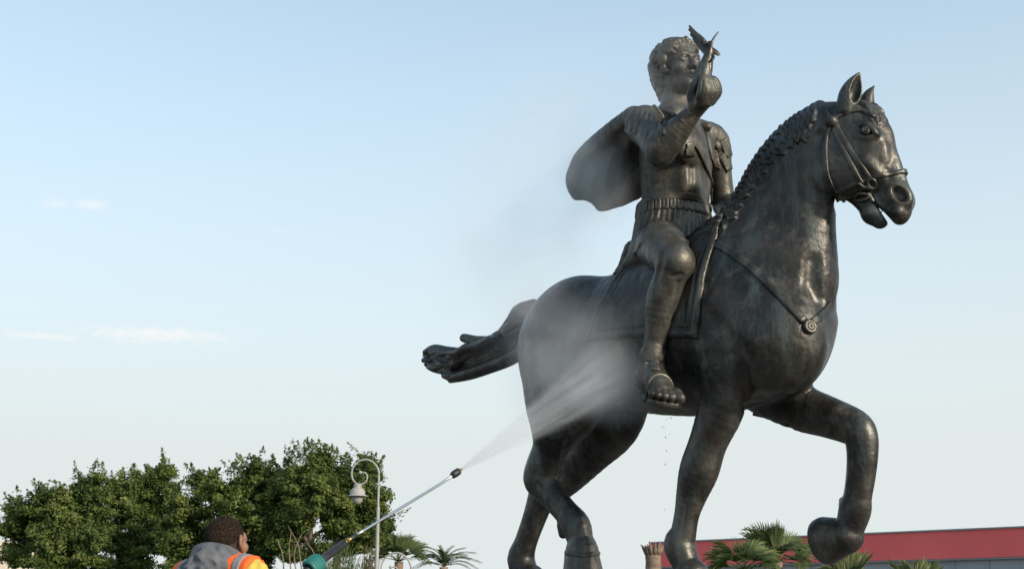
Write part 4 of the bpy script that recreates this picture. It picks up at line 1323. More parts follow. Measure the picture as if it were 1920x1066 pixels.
# ------------------------------------------------------------------ palms, shrubs
palm_leaf = leaf_mat('palm_leaf', (0.036, 0.060, 0.020), (0.080, 0.110, 0.036), (0.19, 0.20, 0.085), 0.35)
palm_dark = leaf_mat('palm_leaf_dark', (0.025, 0.05, 0.02), (0.055, 0.09, 0.035), (0.12, 0.15, 0.06), 0.3)
palm_bark = noise_mat('palm_bark', (0.13, 0.095, 0.07), (0.24, 0.18, 0.13), 3, 6, 0.95, 0, 0.6, 14, 0.03, (1, 1, 4))
def fan_mesh(name, pet=.5, rad=.75, n=22, spread=2.3, droop=.5, rg=random.Random(1)):
    "a fan leaf pointing along +X, face up"
    v, f = [], []
    mb = MB(); mb.tube([(0, 0, 0), (pet * .6, 0, .05), (pet, 0, .03)], [.022, .018, .014], 5)
    for i in range(n):
        a = spread * (i / (n - 1) - .5) * 1.0
        L_ = rad * (1 - .22 * abs(a) / (spread / 2)) * rg.uniform(.9, 1.08)
        ca, sa = math.cos(a), math.sin(a)
        w = .026
        pts = []
        for q, t in enumerate((0.05, .4, .75, 1.0)):
            z = .03 + .10 * t - droop * max(0, t - .45) ** 1.6 * rg.uniform(.8, 1.5)
            ww = w * (.5, 1, .7, .05)[q]
            px_, py_ = pet + L_ * t * ca, L_ * t * sa
            pts.append(((px_ - sa * ww, py_ + ca * ww, z + .012), (px_ + sa * ww, py_ - ca * ww, z - .012)))
        vv = [p for pr in pts for p in pr]
        mb.add(vv, [(2 * k, 2 * k + 1, 2 * k + 3, 2 * k + 2) for k in range(3)])
    return mesh_from(mb.v, mb.f, name, False)
def feather_mesh(name, ln=2.2, droop=.9, n=34, rg=random.Random(2)):
    "an arching feather leaf pointing along +X"
    mb = MB()
    sp = np.array([(ln * t, 0, .45 * ln * t * (1 - t * .9) - droop * t ** 2.2) for t in np.linspace(0, 1, 12)])
    mb.tube(sp, np.linspace(.022, .006, 12), 5)
    for i in range(n):
        t = .12 + .88 * i / (n - 1)
        p = np.array([np.interp(t, np.linspace(0, 1, 12), sp[:, k]) for k in range(3)])
        for sd in (-1, 1):
            L_ = (.42 - .25 * abs(t - .45)) * rg.uniform(.85, 1.1)
            tip = p + np.array([L_ * .75, sd * L_ * .62, -.10 + .08 * rg.random()])
            mid = (p + tip) / 2 + np.array([0, 0, .05])
            w = np.array([.016, -.010 * sd, 0.008])
            mb.add([p - w * .6, p + w * .6, mid + w, tip, mid - w], [(0, 1, 2, 4), (4, 2, 3)])
    return mesh_from(mb.v, mb.f, name, False)
fan_a, fan_b, fan_c = fan_mesh('fan_leaf', .55, .8, 24, 2.5, .55), fan_mesh('fan_leaf', .4, .75, 20, 1.5, .9, random.Random(4)), fan_mesh('fan_leaf', .25, .85, 18, .75, .15, random.Random(5))
feat = feather_mesh('feather_leaf')
from mathutils import Matrix, Euler
def frond(me, mt, parent, pos, yaw, elev, scale=1.0, roll=0.0):
    m2 = me
    if not m2.materials: m2.materials.append(mt)
    o = bpy.data.objects.new('frond', m2)
    C.objects.link(o); o.parent = parent
    M = Matrix.Translation([float(x) for x in pos]) @ Matrix.Rotation(yaw, 4, 'Z') @ Matrix.Rotation(-elev, 4, 'Y') @ Matrix.Rotation(roll, 4, 'X') @ Matrix.Scale(scale, 4)
    o.matrix_basis = world_matrix(parent).inverted() @ M
    return o
def palm(px, py, Y, label, meshes, fronds, mt, scale=1.0, trunk_r=.16, group='palms'):
    top = Q(px, py, Y)
    t = empty('palm_tree', (top[0], top[1], 0))
    tag(t, label, 'palm', group)
    mb = MB(); zs = np.linspace(0, top[2], 14)
    mb.tube([(top[0], top[1], z) for z in zs], [trunk_r * (1.25 - .25 * i / 13) * (1 + .06 * (i % 2)) for i in range(14)], 12)
    mb.build('trunk', palm_bark, t, True)
    for i, (k, yaw, el, s_, rl) in enumerate(fronds):
        frond(meshes[k], mt, t, top, math.radians(yaw), math.radians(el), s_ * scale, math.radians(rl))
    return t
for m_ in (fan_a, fan_b, fan_c): m_.materials.append(palm_leaf)
feat.materials.append(palm_dark)
palm(1456, 1052, 36, 'fan palm with upright young leaves before the red roof band', [fan_a, fan_b, fan_c],
     [(2, 0, 88, 1.05, 80), (2, 200, 80, 1.0, 60), (2, 90, 78, .9, 30), (0, 172, 52, .95, 70), (1, 160, 58, 1.1, 40), (0, 20, 50, .85, 60), (1, 8, 42, 1.0, 30), (0, 190, 20, .95, 30), (0, -15, 15, .95, 30), (1, 230, 30, 1, 0), (1, -60, 35, 1, 0), (0, -90, 20, .9, 0), (0, 150, 5, .9, -20), (0, 30, 5, .9, 20), (1, -30, -10, .9, 0), (1, 210, -10, .9, 0), (0, 60, 30, .9, 0), (0, 120, 30, .9, 0)], palm_leaf)
palm(1395, 1068, 34, 'low bushy fan palm left of the palm with upright leaves', [fan_a, fan_b, fan_c],
     [(0, 170, 25, .85, 40), (0, 150, 45, .85, 30), (0, 100, 60, .8, 10), (0, 40, 55, .8, 20), (0, 10, 30, .85, 30), (1, 185, 8, .95, 10), (1, -20, 10, .9, 0), (2, 130, 70, .7, 40), (2, 60, 65, .7, 60), (0, -90, 30, .8, 0), (0, 230, 25, .8, 0), (0, -50, 25, .8, 0)], palm_leaf)
palm(1592, 1098, 33, 'palm tips standing up under the raised hoof', [fan_a, fan_b, fan_c],
     [(2, 40, 72, .95, 40), (2, 160, 62, .85, 60), (2, 20, 55, .95, 20), (2, 100, 75, .8, 10), (2, -20, 48, .9, 0), (2, 180, 48, .9, 0), (0, 60, 40, .7, 0), (0, -90, 30, .7, 0), (2, 200, 66, .8, 70), (0, 170, 30, .7, 40)], palm_leaf)
palm(1718, 1112, 33, 'palm tips at the foot of the grey wall, right of the raised hoof', [fan_a, fan_b, fan_c],
     [(2, 30, 68, .9, 40), (2, 150, 66, .85, 60), (2, 10, 50, .95, 20), (2, 100, 78, .75, 10), (2, 175, 50, .95, 0), (0, -90, 30, .7, 0), (2, 70, 66, .8, 70), (2, -20, 40, .85, 0), (0, 170, 34, .7, 30)], palm_leaf)
palm(748, 1052, 50, 'fan palm half hidden behind the curled lamp heads', [fan_a, fan_b, fan_c],
     [(0, 170, 35, 1.0, 40), (0, 140, 60, 1.0, 20), (0, 60, 60, 1.0, 20), (0, 15, 35, 1.0, 40), (2, 175, 70, 1.1, 60), (2, 100, 85, 1.05, 20), (2, 20, 66, 1.0, 60), (1, 190, 10, 1.1, 0), (1, -10, 12, 1.1, 0), (0, -90, 30, 1, 0), (0, 220, 20, 1, 0), (0, -50, 20, 1, 0), (2, 195, 60, 1.15, 70)], palm_leaf)
palm(832, 1062, 52, 'feathery date palm right of the lamp heads', [feat],
     [(0, a, e, s_, 0) for a, e, s_ in ((175, 30, .58), (165, 48, .58), (150, 62, .5), (110, 72, .45), (60, 70, .45), (30, 58, .5), (15, 42, .58), (2, 25, .62), (-15, 15, .58), (195, 12, .58), (-60, 40, .5), (-100, 50, .5), (-130, 35, .55), (230, 30, .55), (-35, 30, .55), (90, 50, .5), (130, 40, .55), (45, 40, .55), (182, 8, .55), (-4, 6, .55))], palm_dark)
# the cut-off palm trunk
tp = Q(1224, 1026, 24)
pt = empty('pruned_palm', (tp[0], tp[1], 0)); tag(pt, 'cut-off palm trunk with a ragged top, seen between the horse\'s legs', 'palm')
mb = MB(); zs = np.arange(0, tp[2], .09)
mb.tube([(tp[0], tp[1], z) for z in zs], [.135 * (1.15 - .15 * i / len(zs)) * (1 + .07 * (i % 2)) for i in range(len(zs))], 16)
mb.build('trunk', palm_bark, pt, True)
rgp = random.Random(9)
for i in range(13):
    a = i * 2 * math.pi / 13
    c, s_ = math.cos(a), math.sin(a)
    mb = MB(); ro = rgp.uniform(.17, .24); h_ = rgp.uniform(.02, .12)
    mb.tube([(tp[0] + .11 * c, tp[1] + .11 * s_, tp[2] - .14), (tp[0] + .15 * c, tp[1] + .15 * s_, tp[2] - .03), (tp[0] + ro * c, tp[1] + ro * s_, tp[2] + h_)], [.035, .045, .006], 6)
    mb.build('leaf_base', palm_bark, pt, True)
# shrubs with fine leaves under the lance
shrub_m = leaf_mat('shrub_leaf', (0.04, 0.065, 0.02), (0.085, 0.125, 0.04), (0.17, 0.20, 0.07), 0.35)
shrub_b = leaf_mat('dry_shrub_leaf', (0.07, 0.06, 0.03), (0.14, 0.12, 0.06), (0.22, 0.18, 0.09), 0.3)
def shrub(px, py, Y, hw, label, mt, seed, n=5200):
    rg = np.random.default_rng(seed)
    top = Q(px, py, Y); base = np.array([top[0], top[1], 0])
    W = hw * Y / FPX
    t = empty('shrub', base); tag(t, label, 'shrub')
    mb = MB()
    P, D = [], []
    for i in range(60):
        a = rg.uniform(0, 6.28); rr = W * math.sqrt(rg.uniform(0, 1))
        e = base + np.array([rr * math.cos(a), rr * math.sin(a), top[2] * (1.02 - .35 * (rr / W) ** 2) * rg.uniform(.85, 1.0)])
        b = base + np.array([.25 * rr * math.cos(a), .25 * rr * math.sin(a), 0])
        mb.tube([b, b * .4 + e * .6, e], [.02, .014, .006], 4)
        tt = rg.uniform(.4, 1.0, n // 60)[:, None]
        P.append(b * (1 - tt) + e * tt + rg.normal(0, .10, (n // 60, 3))); D.append(np.tile((e - b) / np.linalg.norm(e - b), (n // 60, 1)))
    mb.build('stems', bark, t, True)['kind'] = 'stuff'
    P = np.vstack(P); D = np.vstack(D)
    tdir = D + rg.normal(0, .35, P.shape) + np.array([0, 0, .3]); tdir /= np.linalg.norm(tdir, axis=1)[:, None]
    sid = np.cross(tdir, rg.normal(0, 1, P.shape)); sid /= np.linalg.norm(sid, axis=1)[:, None]
    L_ = rg.uniform(.08, .18, len(P))[:, None]
    v = np.stack([P - sid * .010, P + sid * .010, P + tdir * L_ + sid * .002, P + tdir * L_ - sid * .002], 1)
    o = obj('foliage', mesh_from(v.reshape(-1, 3), np.arange(len(P) * 4).reshape(-1, 4), 'foliage', False), mt, t); o['kind'] = 'stuff'
shrub(642, 1018, 33, 46, 'pale green fine-leaved shrub below the lance grip', shrub_m, 31)
shrub(694, 1026, 35, 24, 'brownish shrub at the foot of the lamp post', shrub_b, 32, 3000)
shrub(610, 1046, 34, 30, 'small shrub behind the green glove', shrub_m, 33, 3000)

# ------------------------------------------------------------------ street lamps
lamp_m = noise_mat('lamp_paint', (0.26, 0.255, 0.245), (0.33, 0.325, 0.315), 3, 5, 0.5, 0, 0.1)
globe_m = mat('lamp_globe', (0.30, 0.30, 0.295), 0.25)
def street_lamp(px, Y, dy, sc_, label, lantern=True):
    "drawn after the near lamp: pixel shapes of that lamp turned into metres at 45 m"
    m = Y / FPX * sc_; ls = Y / 45.0 * sc_
    b0 = Q(px, 1066, Y); base = np.array([b0[0], Y, 0.0])
    zt = Q(px, 890 + dy, Y)[2]               # where the pole ends and the curl begins
    t = empty('street_lamp', base); tag(t, label, 'street lamp', 'curled street lamps')
    mb = MB()
    mb.lathe([(.14, 0), (.14, .25), (.08, .35), (.055, .5), (.044, zt - .85), (.044, zt - .80), (.027, zt - .76), (.025, zt)], base, 14)
    mb.build('pole', lamp_m, t, True)
    curl = [(0, 0), (-1, -8), (-6, -18), (-15, -26), (-27, -29), (-39, -25), (-48, -15), (-51, -3), (-48, 9), (-40, 16), (-30, 16), (-23, 10), (-22, 1), (-27, -5), (-35, -5)]
    P = catmull([base + np.array([x * m, 0, zt - y * m]) for x, y in curl], 5)
    mb = MB(); mb.tube(P, np.linspace(.026, .017, len(P)), 8); cu = mb.build('curl_arm', lamp_m, t, True)
    e = P[-1]; mb = MB(); mb.lathe([(.004, -.045), (.03, -.032), (.042, 0), (.03, .032), (.004, .045)], e, 10); mb.build('curl_end', lamp_m, cu, True)
    cx = base + np.array([-39 * m, 0, zt - 17 * m])
    if lantern:
        mb = MB(); mb.lathe([(r * ls, z * ls) for r, z in [(.02, .02), (.14, 0), (.15, -.05), (.12, -.10), (.17, -.13), (.25, -.22), (.27, -.36), (.36, -.40), (.37, -.42), (.22, -.41), (.02, -.40)]], cx, 20); mb.build('lamp_hood', lamp_m, t, True)
        mb = MB(); mb.lathe([(r * ls, z * ls) for r, z in [(.205, -.425), (.20, -.50), (.16, -.60), (.10, -.67), (.02, -.69)]], cx, 20); mb.build('globe', globe_m, t, True)
street_lamp(706, 32, 0, 1.0, 'tall pale street lamp with a curled arm and hanging lantern before the ficus')
street_lamp(771, 34, 178, 1.08, 'lower curled lamp arm whose top just shows at the bottom edge')

# ------------------------------------------------------------------ red-banded building on the right
red = noise_mat('red_fascia', (0.76, 0.105, 0.105), (0.83, 0.125, 0.122), 0.3, 4, 0.45, 0, 0.05)
greyw = noise_mat('grey_cladding', (0.26, 0.28, 0.31), (0.31, 0.33, 0.36), 0.4, 4, 0.6, 0, 0.05)
coping_m = mat('grey_coping', (0.22, 0.24, 0.26), 0.5)
a3 = Q(1228, 1018, 90); zt = a3[2]
Yr = 73.5
b3 = Q(1920, 988, Yr)
d3 = b3 - a3; d3[2] = 0; L3 = np.linalg.norm(d3); d3 /= L3
LEN = 52.0
zb3 = Q(1240, 1062, 90)[2]
n3 = np.array([d3[1], -d3[0], 0])
if n3[1] > 0: n3 = -n3
ang = math.atan2(d3[1], d3[0])
mid = a3 + d3 * LEN / 2
bld = empty('retail_building', (mid[0], mid[1], 0)); tag(bld, 'low grey building with a broad red band under its flat roof', 'building')
c = mid - n3 * 8.0
mb = MB(); mb.box((c[0], c[1], (zb3 + .2) / 2), (LEN, 16, zb3 + .2), ang); mb.build('wall', greyw, bld)
c = mid - n3 * 7.85
mb = MB(); mb.box((c[0], c[1], (zt + zb3) / 2), (LEN + .3, 16.3, zt - zb3), ang); mb.build('red_band', red, bld)
mb = MB(); mb.box((c[0], c[1], zt + .05), (LEN + .5, 16.5, .09), ang); mb.build('coping', coping_m, bld)
for i in range(26):
    p = a3 + d3 * (1 + i * 2) + n3 * .03
    mb = MB(); mb.box((p[0], p[1], zb3 / 2), (.10, .10, zb3 - .06), ang); mb.build('wall_rib', greyw, bld)
mb = MB(); p = mid + n3 * .20; mb.box((p[0], p[1], zb3 - .05), (LEN + .3, .12, .10), ang); mb.build('drip_edge', coping_m, bld)

# pale building glimpsed at the far left
cream = noise_mat('cream_render', (0.55, 0.47, 0.38), (0.62, 0.54, 0.45), 0.5, 4, 0.8, 0, 0.1)
glass_d = mat('dark_window', (0.03, 0.035, 0.04), 0.15)
p0 = Q(12, 1022, 85)
hb = empty('cream_building', (p0[0] - 5, p0[1] + 4, 0)); tag(hb, 'pale cream flat-roofed building glimpsed past the leaves at the left edge', 'building')
mb = MB(); mb.box((p0[0] - 5, p0[1] + 4, p0[2] / 2), (10, 8, p0[2])); mb.build('wall', cream, hb)
mb = MB(); mb.box((p0[0] - 5, p0[1] + 4, p0[2] + .15), (10.3, 8.3, .3)); mb.build('parapet', cream, hb)
for i in range(3):
    for j in range(2):
        mb = MB(); mb.box((p0[0] - 1.6 - i * 3, p0[1] - .01, 1.6 + j * 2.4), (1.2, .08, 1.3)); mb.build('window', glass_d, hb)
# ------------------------------------------------------------------ the worker with the pressure lance
skin = noise_mat('skin', (0.20, 0.095, 0.055), (0.25, 0.125, 0.075), 18, 5, 0.5, 0, 0.15, 120, 0.002)
hair_m = noise_mat('short_hair', (0.005, 0.004, 0.003), (0.040, 0.026, 0.018), 130, 4, 1.0, 0, 1.0, 170, 0.010)
hair_m.node_tree.nodes['Principled BSDF'].inputs['Specular IOR Level'].default_value = 0.08
fade_m = noise_mat('hair_fade', (0.012, 0.008, 0.006), (0.075, 0.042, 0.027), 210, 3, 1.0, 0, 0.8, 300, 0.004)
yellow = noise_mat('yellow_shirt', (0.42, 0.33, 0.05), (0.52, 0.42, 0.075), 6, 5, 0.85, 0, 0.25, 40, 0.01)
orange = noise_mat('orange_vest', (0.72, 0.10, 0.010), (0.82, 0.135, 0.016), 5, 4, 0.75, 0, 0.3, 30, 0.01)
reflect = noise_mat('reflective_tape', (0.19, 0.19, 0.195), (0.25, 0.25, 0.255), 30, 4, 0.5, 0, 0.2, 200, 0.002)
hood_m = noise_mat('grey_hood', (0.062, 0.068, 0.080), (0.115, 0.122, 0.135), 12, 7, 0.9, 0, 0.35, 90, 0.006)
trous = noise_mat('dark_trousers', (0.03, 0.035, 0.05), (0.05, 0.055, 0.07), 10, 4, 0.9, 0, 0.2, 60)
boot = mat('rubber_boot', (0.02, 0.02, 0.02), 0.4)
glove_m = noise_mat('green_glove', (0.008, 0.095, 0.085), (0.015, 0.14, 0.12), 14, 4, 0.5, 0, 0.25, 70, 0.006)
WY = 5.8
bet = math.radians(63)
wf = np.array([math.cos(bet), math.sin(bet), 0.22]); wf /= np.linalg.norm(wf)
wr = np.array([math.sin(bet), -math.cos(bet), 0.0])
wu = np.cross(wr, wf)
WC = Q(427, 1018, WY)
tf = np.array([math.cos(1.05), math.sin(1.05), 0]); tr_ = np.array([tf[1], -tf[0], 0])      # chest direction
neck0 = WC - ZV * .100 - tf * .05
def W_(a, b, c): return neck0 + tf * a + tr_ * b + ZV * c       # body frame: forward, right, up from the base of the neck
man = empty('person', (neck0[0], neck0[1], 0))
tag(man, 'worker in an orange safety vest and grey hood, seen from behind, aiming a pressure lance', 'person')
# skin: head, neck, ears
wc = Clay(0.0045)
Lw = face(wc, WC, wf, wr, wu, 0.95)
wc.chain([Lw(-.03, 0, -.04), Lw(-.035, 0, -.11), W_(0, 0, .0)], [.062, .060, .068], k=.03)
wc.chain([W_(0, -.09, -.03), W_(0, 0, -.02), W_(0, .09, -.03)], [.05, .06, .05], k=.04)
wc.bake(.05)
for s in (1, -1):
    wc.chain([Lw(-.002, .080 * s, .034), Lw(-.020, .096 * s, .031), Lw(-.030, .099 * s, .002), Lw(-.016, .092 * s, -.027), Lw(-.003, .081 * s, -.040)], [.0065, .0085, .0085, .0085, .0075], k=.006)
    wc.ball(Lw(-.010, .080 * s, -.002), (.014, .007, .027), (wf, wr, wu), k=.008)
    wc.ball(Lw(-.006, .085 * s, -.004), (.006, .006, .010), (wf, wr, wu), k=.005, mode='sub')
body = obj('body', wc.mesh('body'), skin, man)
hcap = Clay(0.0045)                    # close-cropped hair with its hairline
hcap.ball(Lw(-.022, 0, .038), (.098, .0765, .0875), (wf, wr, wu), k=.0)
hcap.ball(Lw(-.040, 0, -.02), (.070, .068, .080), (wf, wr, wu), k=.03)
hcap.bake(.03)
hcap.ball(Lw(.105, 0, -.02), (.062, .12, .105), (wf, wr, wu), k=.012, mode='sub')
for s in (1, -1):
    hcap.ball(Lw(-.006, .10 * s, -.012), (.034, .04, .044), (wf, wr, wu), k=.010, mode='sub')
hcap.ball(Lw(-.02, 0, -.062), (.14, .14, .062), (wf, wr, wu), k=.012, mode='sub')
obj('hair', hcap.mesh(), hair_m, man)
fd = Clay(0.0045)                      # the shorter fade round the ears and the nape
fd.ball(Lw(-.024, 0, .012), (.0945, .0765, .062), (wf, wr, wu), k=0)
fd.ball(Lw(-.042, 0, -.03), (.070, .0695, .075), (wf, wr, wu), k=.02)
fd.bake(.03)
fd.ball(Lw(.095, 0, -.02), (.062, .12, .105), (wf, wr, wu), k=.012, mode='sub')
fd.ball(Lw(-.02, 0, -.14), (.12, .12, .045), (wf, wr, wu), k=.012, mode='sub')
for s in (1, -1): fd.ball(Lw(.0, .10 * s, -.016), (.026, .04, .040), (wf, wr, wu), k=.008, mode='sub')
obj('hair_fade', fd.mesh(), fade_m, man)
# arms reach to the lance: right hand forward on the grip, left hand behind on the trigger
RH = Q(581, 1062, 6.18); LHd = Q(500, 1112, 5.98)
RS, LS = W_(0, .205, -.038), W_(0, -.190, -.05)
RE = W_(.17, .25, -.30); LE = W_(.02, -.30, -.33)
sh = Clay(0.007)                       # the yellow shirt: trunk and sleeves
sh.chain([W_(0, 0, -.05), W_(.0, 0, -.18), W_(-.01, 0, -.34), W_(0, 0, -.52)], [.075, .115, .118, .115], [1.6, 1.6, 1.5, 1.45], tr_, k=.05)
sh.chain([W_(0, .06, -.005), RS], [.060, .058], k=.05); sh.chain([W_(0, -.06, -.02), LS], [.060, .060], k=.05)
RW_ = RH + (RE - RH) / np.linalg.norm(RE - RH) * .13; LW_ = LHd + (LE - LHd) / np.linalg.norm(LE - LHd) * .06
sh.chain([RS, (RS + RE) / 2, RE, (RE + RW_) / 2, RW_], [.060, .068, .056, .052, .042], k=.03)
sh.chain([LS, (LS + LE) / 2, LE, (LE + LW_) / 2, LW_], [.062, .068, .056, .052, .042], k=.03)
sh.bake(.06)
wrg = random.Random(8)
for i in range(26):                    # creases
    a, b = (RS, RE) if i % 2 else (RE, RW_)
    t = wrg.random(); c0 = a + (b - a) * t
    d = (b - a) / np.linalg.norm(b - a); o = np.cross(d, [wrg.gauss(0, 1), wrg.gauss(0, 1), wrg.gauss(0, 1)]); o /= np.linalg.norm(o)
    p = c0 + o * .07; q = np.cross(d, o)
    P = sh.snap(np.array([p - q * .05 - d * .02, p, p + q * .05 + d * .02]), 5)
    sh.chain(P + sh.normal(P) * .006, .010, k=.012, mode='sub', m=2)
for i in range(22):
    c0 = W_(wrg.uniform(-.09, .05), wrg.uniform(.06, .26), wrg.uniform(-.12, .08)) if i % 3 else W_(wrg.uniform(-.1, .0), -wrg.uniform(.06, .26), wrg.uniform(-.12, .05))
    d = tf * wrg.uniform(-.4, .4) + tr_ * wrg.uniform(-.5, .5) - ZV * wrg.uniform(.2, 1); d /= np.linalg.norm(d)
    P = sh.snap(np.array([c0 - d * .06, c0 + tr_ * .008, c0 + d * .06]), 5)
    sh.chain(P + sh.normal(P) * .006, [.006, .011, .006], k=.014, mode='sub', m=3)
shirt = obj('yellow_shirt', sh.mesh('shirt'), yellow, man)
def vest_layer(name, t, inner, cond, mt, parent, fold=True):
    X, Y, Z = sh._axes(np.zeros(3, int), np.array(sh.dim))
    X, Y, Z = X[:, None, None] - neck0[0], Y[None, :, None] - neck0[1], Z[None, None, :] - neck0[2]
    a = X * tf[0] + Y * tf[1]; b = X * tr_[0] + Y * tr_[1]; c = Z + 0 * a
    G = np.maximum(np.maximum(sh.F - t, -(sh.F + inner)), cond(a, b, c)).astype(np.float32)
    G[0] = G[-1] = 1; G[:, 0] = G[:, -1] = 1; G[:, :, 0] = G[:, :, -1] = 1
    c2 = Clay(sh.h); c2.lo = sh.lo; c2.F = G
    return obj(name, c2.mesh(name), mt, parent)
def vcond(a, b, c):
    neckhole = .088 - np.sqrt((a - .02) ** 2 + b ** 2) - np.maximum(0, -.09 - c)
    armhole = np.abs(b) - (.214 - .02 * np.clip(-(c + .1) * 6, 0, 1))
    return np.maximum(np.maximum(neckhole, armhole), np.maximum(np.maximum(-.58 - c, c - .2), a - .165))
vest = vest_layer('safety_vest', .012, .004, vcond, orange, man)
for s in (1, -1):
    vest_layer('reflective_band', .016, .002, lambda a, b, c: np.maximum(np.maximum(np.maximum(np.abs(b - s * .158) - .022, -.5 - c), c - .1), a - .165), reflect, vest)
vest_layer('reflective_band', .016, .002, lambda a, b, c: np.maximum(np.maximum(np.abs(c + .40) - .026, np.abs(b) - .185), a - .165), reflect, vest)
# armhole piping
# the bunched hood
hd = Clay(0.0055)
hd.ball(W_(-.075, 0, .02), (.070, .095, .060), (tf, tr_, ZV), k=.03)
hd.chain([W_(.075, .080, .00), W_(.02, .100, .025), W_(-.05, .080, .055), W_(-.075, 0, .068), W_(-.05, -.080, .055), W_(.02, -.100, .025), W_(.075, -.080, .00)], [.022, .028, .032, .032, .032, .028, .022], k=.03)
hd.chain([W_(-.04, .10, -.005), W_(-.11, .075, -.015), W_(-.135, 0, -.03), W_(-.11, -.075, -.015), W_(-.04, -.10, -.005)], [.030, .042, .046, .042, .030], k=.04)
hd.chain([W_(-.10, .05, -.05), W_(-.15, 0, -.10), W_(-.15, -.02, -.14)], [.05, .05, .03], k=.04)
hd.bake(.05)
hd.chain([W_(.02, 0, .15), W_(0.01, 0, .02), W_(.03, 0, -.1)], [.080, .070, .065], k=.02, mode='sub')
hdr = random.Random(12)
for i in range(34):
    th = hdr.uniform(1.8, 4.5); 
    p0 = W_(-.02 + .17 * math.cos(th), .15 * math.sin(th), hdr.uniform(-.10, .10))
    dr = np.array([hdr.gauss(0, 1), hdr.gauss(0, 1), hdr.gauss(0, .5)]); dr /= np.linalg.norm(dr)
    P = np.array([p0 - dr * .05, p0 - dr * .01 + ZV * .01, p0 + dr * .05])
    P = hd.snap(P, 5)
    hd.chain(P + hd.normal(P) * .004, hdr.uniform(.009, .015), k=.012, mode='sub', m=3)
obj('hood', hd.mesh(), hood_m, man)
# trousers and boots
tz = Clay(0.009)
tz.chain([W_(0, 0, -.50), W_(0, 0, -.60)], [.115, .12], 1.4, tr_, k=.04)
kz = neck0[2]
for s, fx in ((1, .10), (-1, -.14)):
    tz.chain([W_(0, .09 * s, -.60), W_(.03 + fx * .5, .10 * s, -.60 - (kz - .60 - .42)), W_(fx, .11 * s, -kz + .10)], [.098, .072, .060], k=.05)
tz.bake(.05); obj('trousers', tz.mesh(), trous, man)
for s, fx in ((1, .10), (-1, -.14)):
    bt = Clay(0.008)
    bt.chain([W_(fx, .11 * s, -kz + .22), W_(fx, .11 * s, -kz + .08)], [.062, .055], k=.03)
    bt.chain([W_(fx - .04, .11 * s, -kz + .045), W_(fx + .08, .115 * s, -kz + .042), W_(fx + .17, .12 * s, -kz + .036)], [.045, .045, .036], 1.1, tr_, k=.03)
    bt.bake(.03); obj('boot', bt.mesh(), boot, man)

# ------------------------------------------------------------------ the lance
steel = mat('steel_tube', (0.62, 0.60, 0.57), 0.28, 1.0)
rubber = noise_mat('black_rubber', (0.012, 0.012, 0.012), (0.022, 0.022, 0.022), 20, 4, 0.5, 0, 0.1)
brass = mat('brass', (0.70, 0.42, 0.12), 0.3, 1.0)
NZ = Q(855, 886, 7.05)
G0 = Q(588, 1060, 6.18)
def LP(t): return G0 + (NZ - G0) * t
ldir = (NZ - G0) / np.linalg.norm(NZ - G0)
G1, G2, G3, G4 = Q(645, 1018, 6.40), Q(656, 1010, 6.445), Q(668, 1002, 6.49), Q(826, 906, 6.98)
back = G0 + (G0 - G1) / np.linalg.norm(G0 - G1) * .42
lance = empty('pressure_lance', G0); tag(lance, 'steel pressure washer lance with black grip held in a green glove', 'pressure washer')
mb = MB(); mb.tube([back + (G0 - back) * .72, G0, G1], [.021, .021, .0205], 14); grip = mb.build('grip', rubber, lance, True)
for i in range(3):
    p = G1 + (G2 - G1) * (.15 + .35 * i); q = G1 + (G2 - G1) * (.40 + .35 * i)
    mb = MB(); mb.tube([p, q], [.011 if i != 1 else .014] * 2, 10 if i != 1 else 6); mb.build('brass_fitting', brass, lance, i != 1)
mb = MB(); mb.tube([G2, G3], [.013, .010], 12); mb.build('collar', rubber, lance, True)
mb = MB(); mb.tube(catmull([G3, (G3 + G4) / 2, G4, NZ], 6), .0072, 10); mb.build('tube', steel, lance, True)
nd_ = (NZ - G4) / np.linalg.norm(NZ - G4)
mb = MB(); mb.tube([NZ - nd_ * .035, NZ - nd_ * .028, NZ - nd_ * .005, NZ + nd_ * .022, NZ + nd_ * .028], [.012, .019, .022, .020, .013], 12); noz = mb.build('nozzle', rubber, lance, True)
mb = MB(); mb.tube([NZ + nd_ * .02, NZ + nd_ * .045], [.010, .007], 10); mb.build('nozzle_tip', brass, noz, True)
gdir = (G1 - G0) / np.linalg.norm(G1 - G0)
mb = MB(); mb.tube([back + gdir * .12, back, back - ZV * .13 - gdir * .03], [.022, .026, .022], 12); mb.build('trigger_handle', rubber, lance, True)
mb = MB(); mb.tube(catmull([back - ZV * .12 - gdir * .03, back - ZV * .5 - gdir * .15, W_(-.1, .35, -kz + .4), W_(-.5, .6, -kz + .03), W_(-2.5, .3, -kz + .03), W_(-5, 1.5, -kz + .03)], 8), .011, 8)
mb.build('hose', rubber, lance, True)

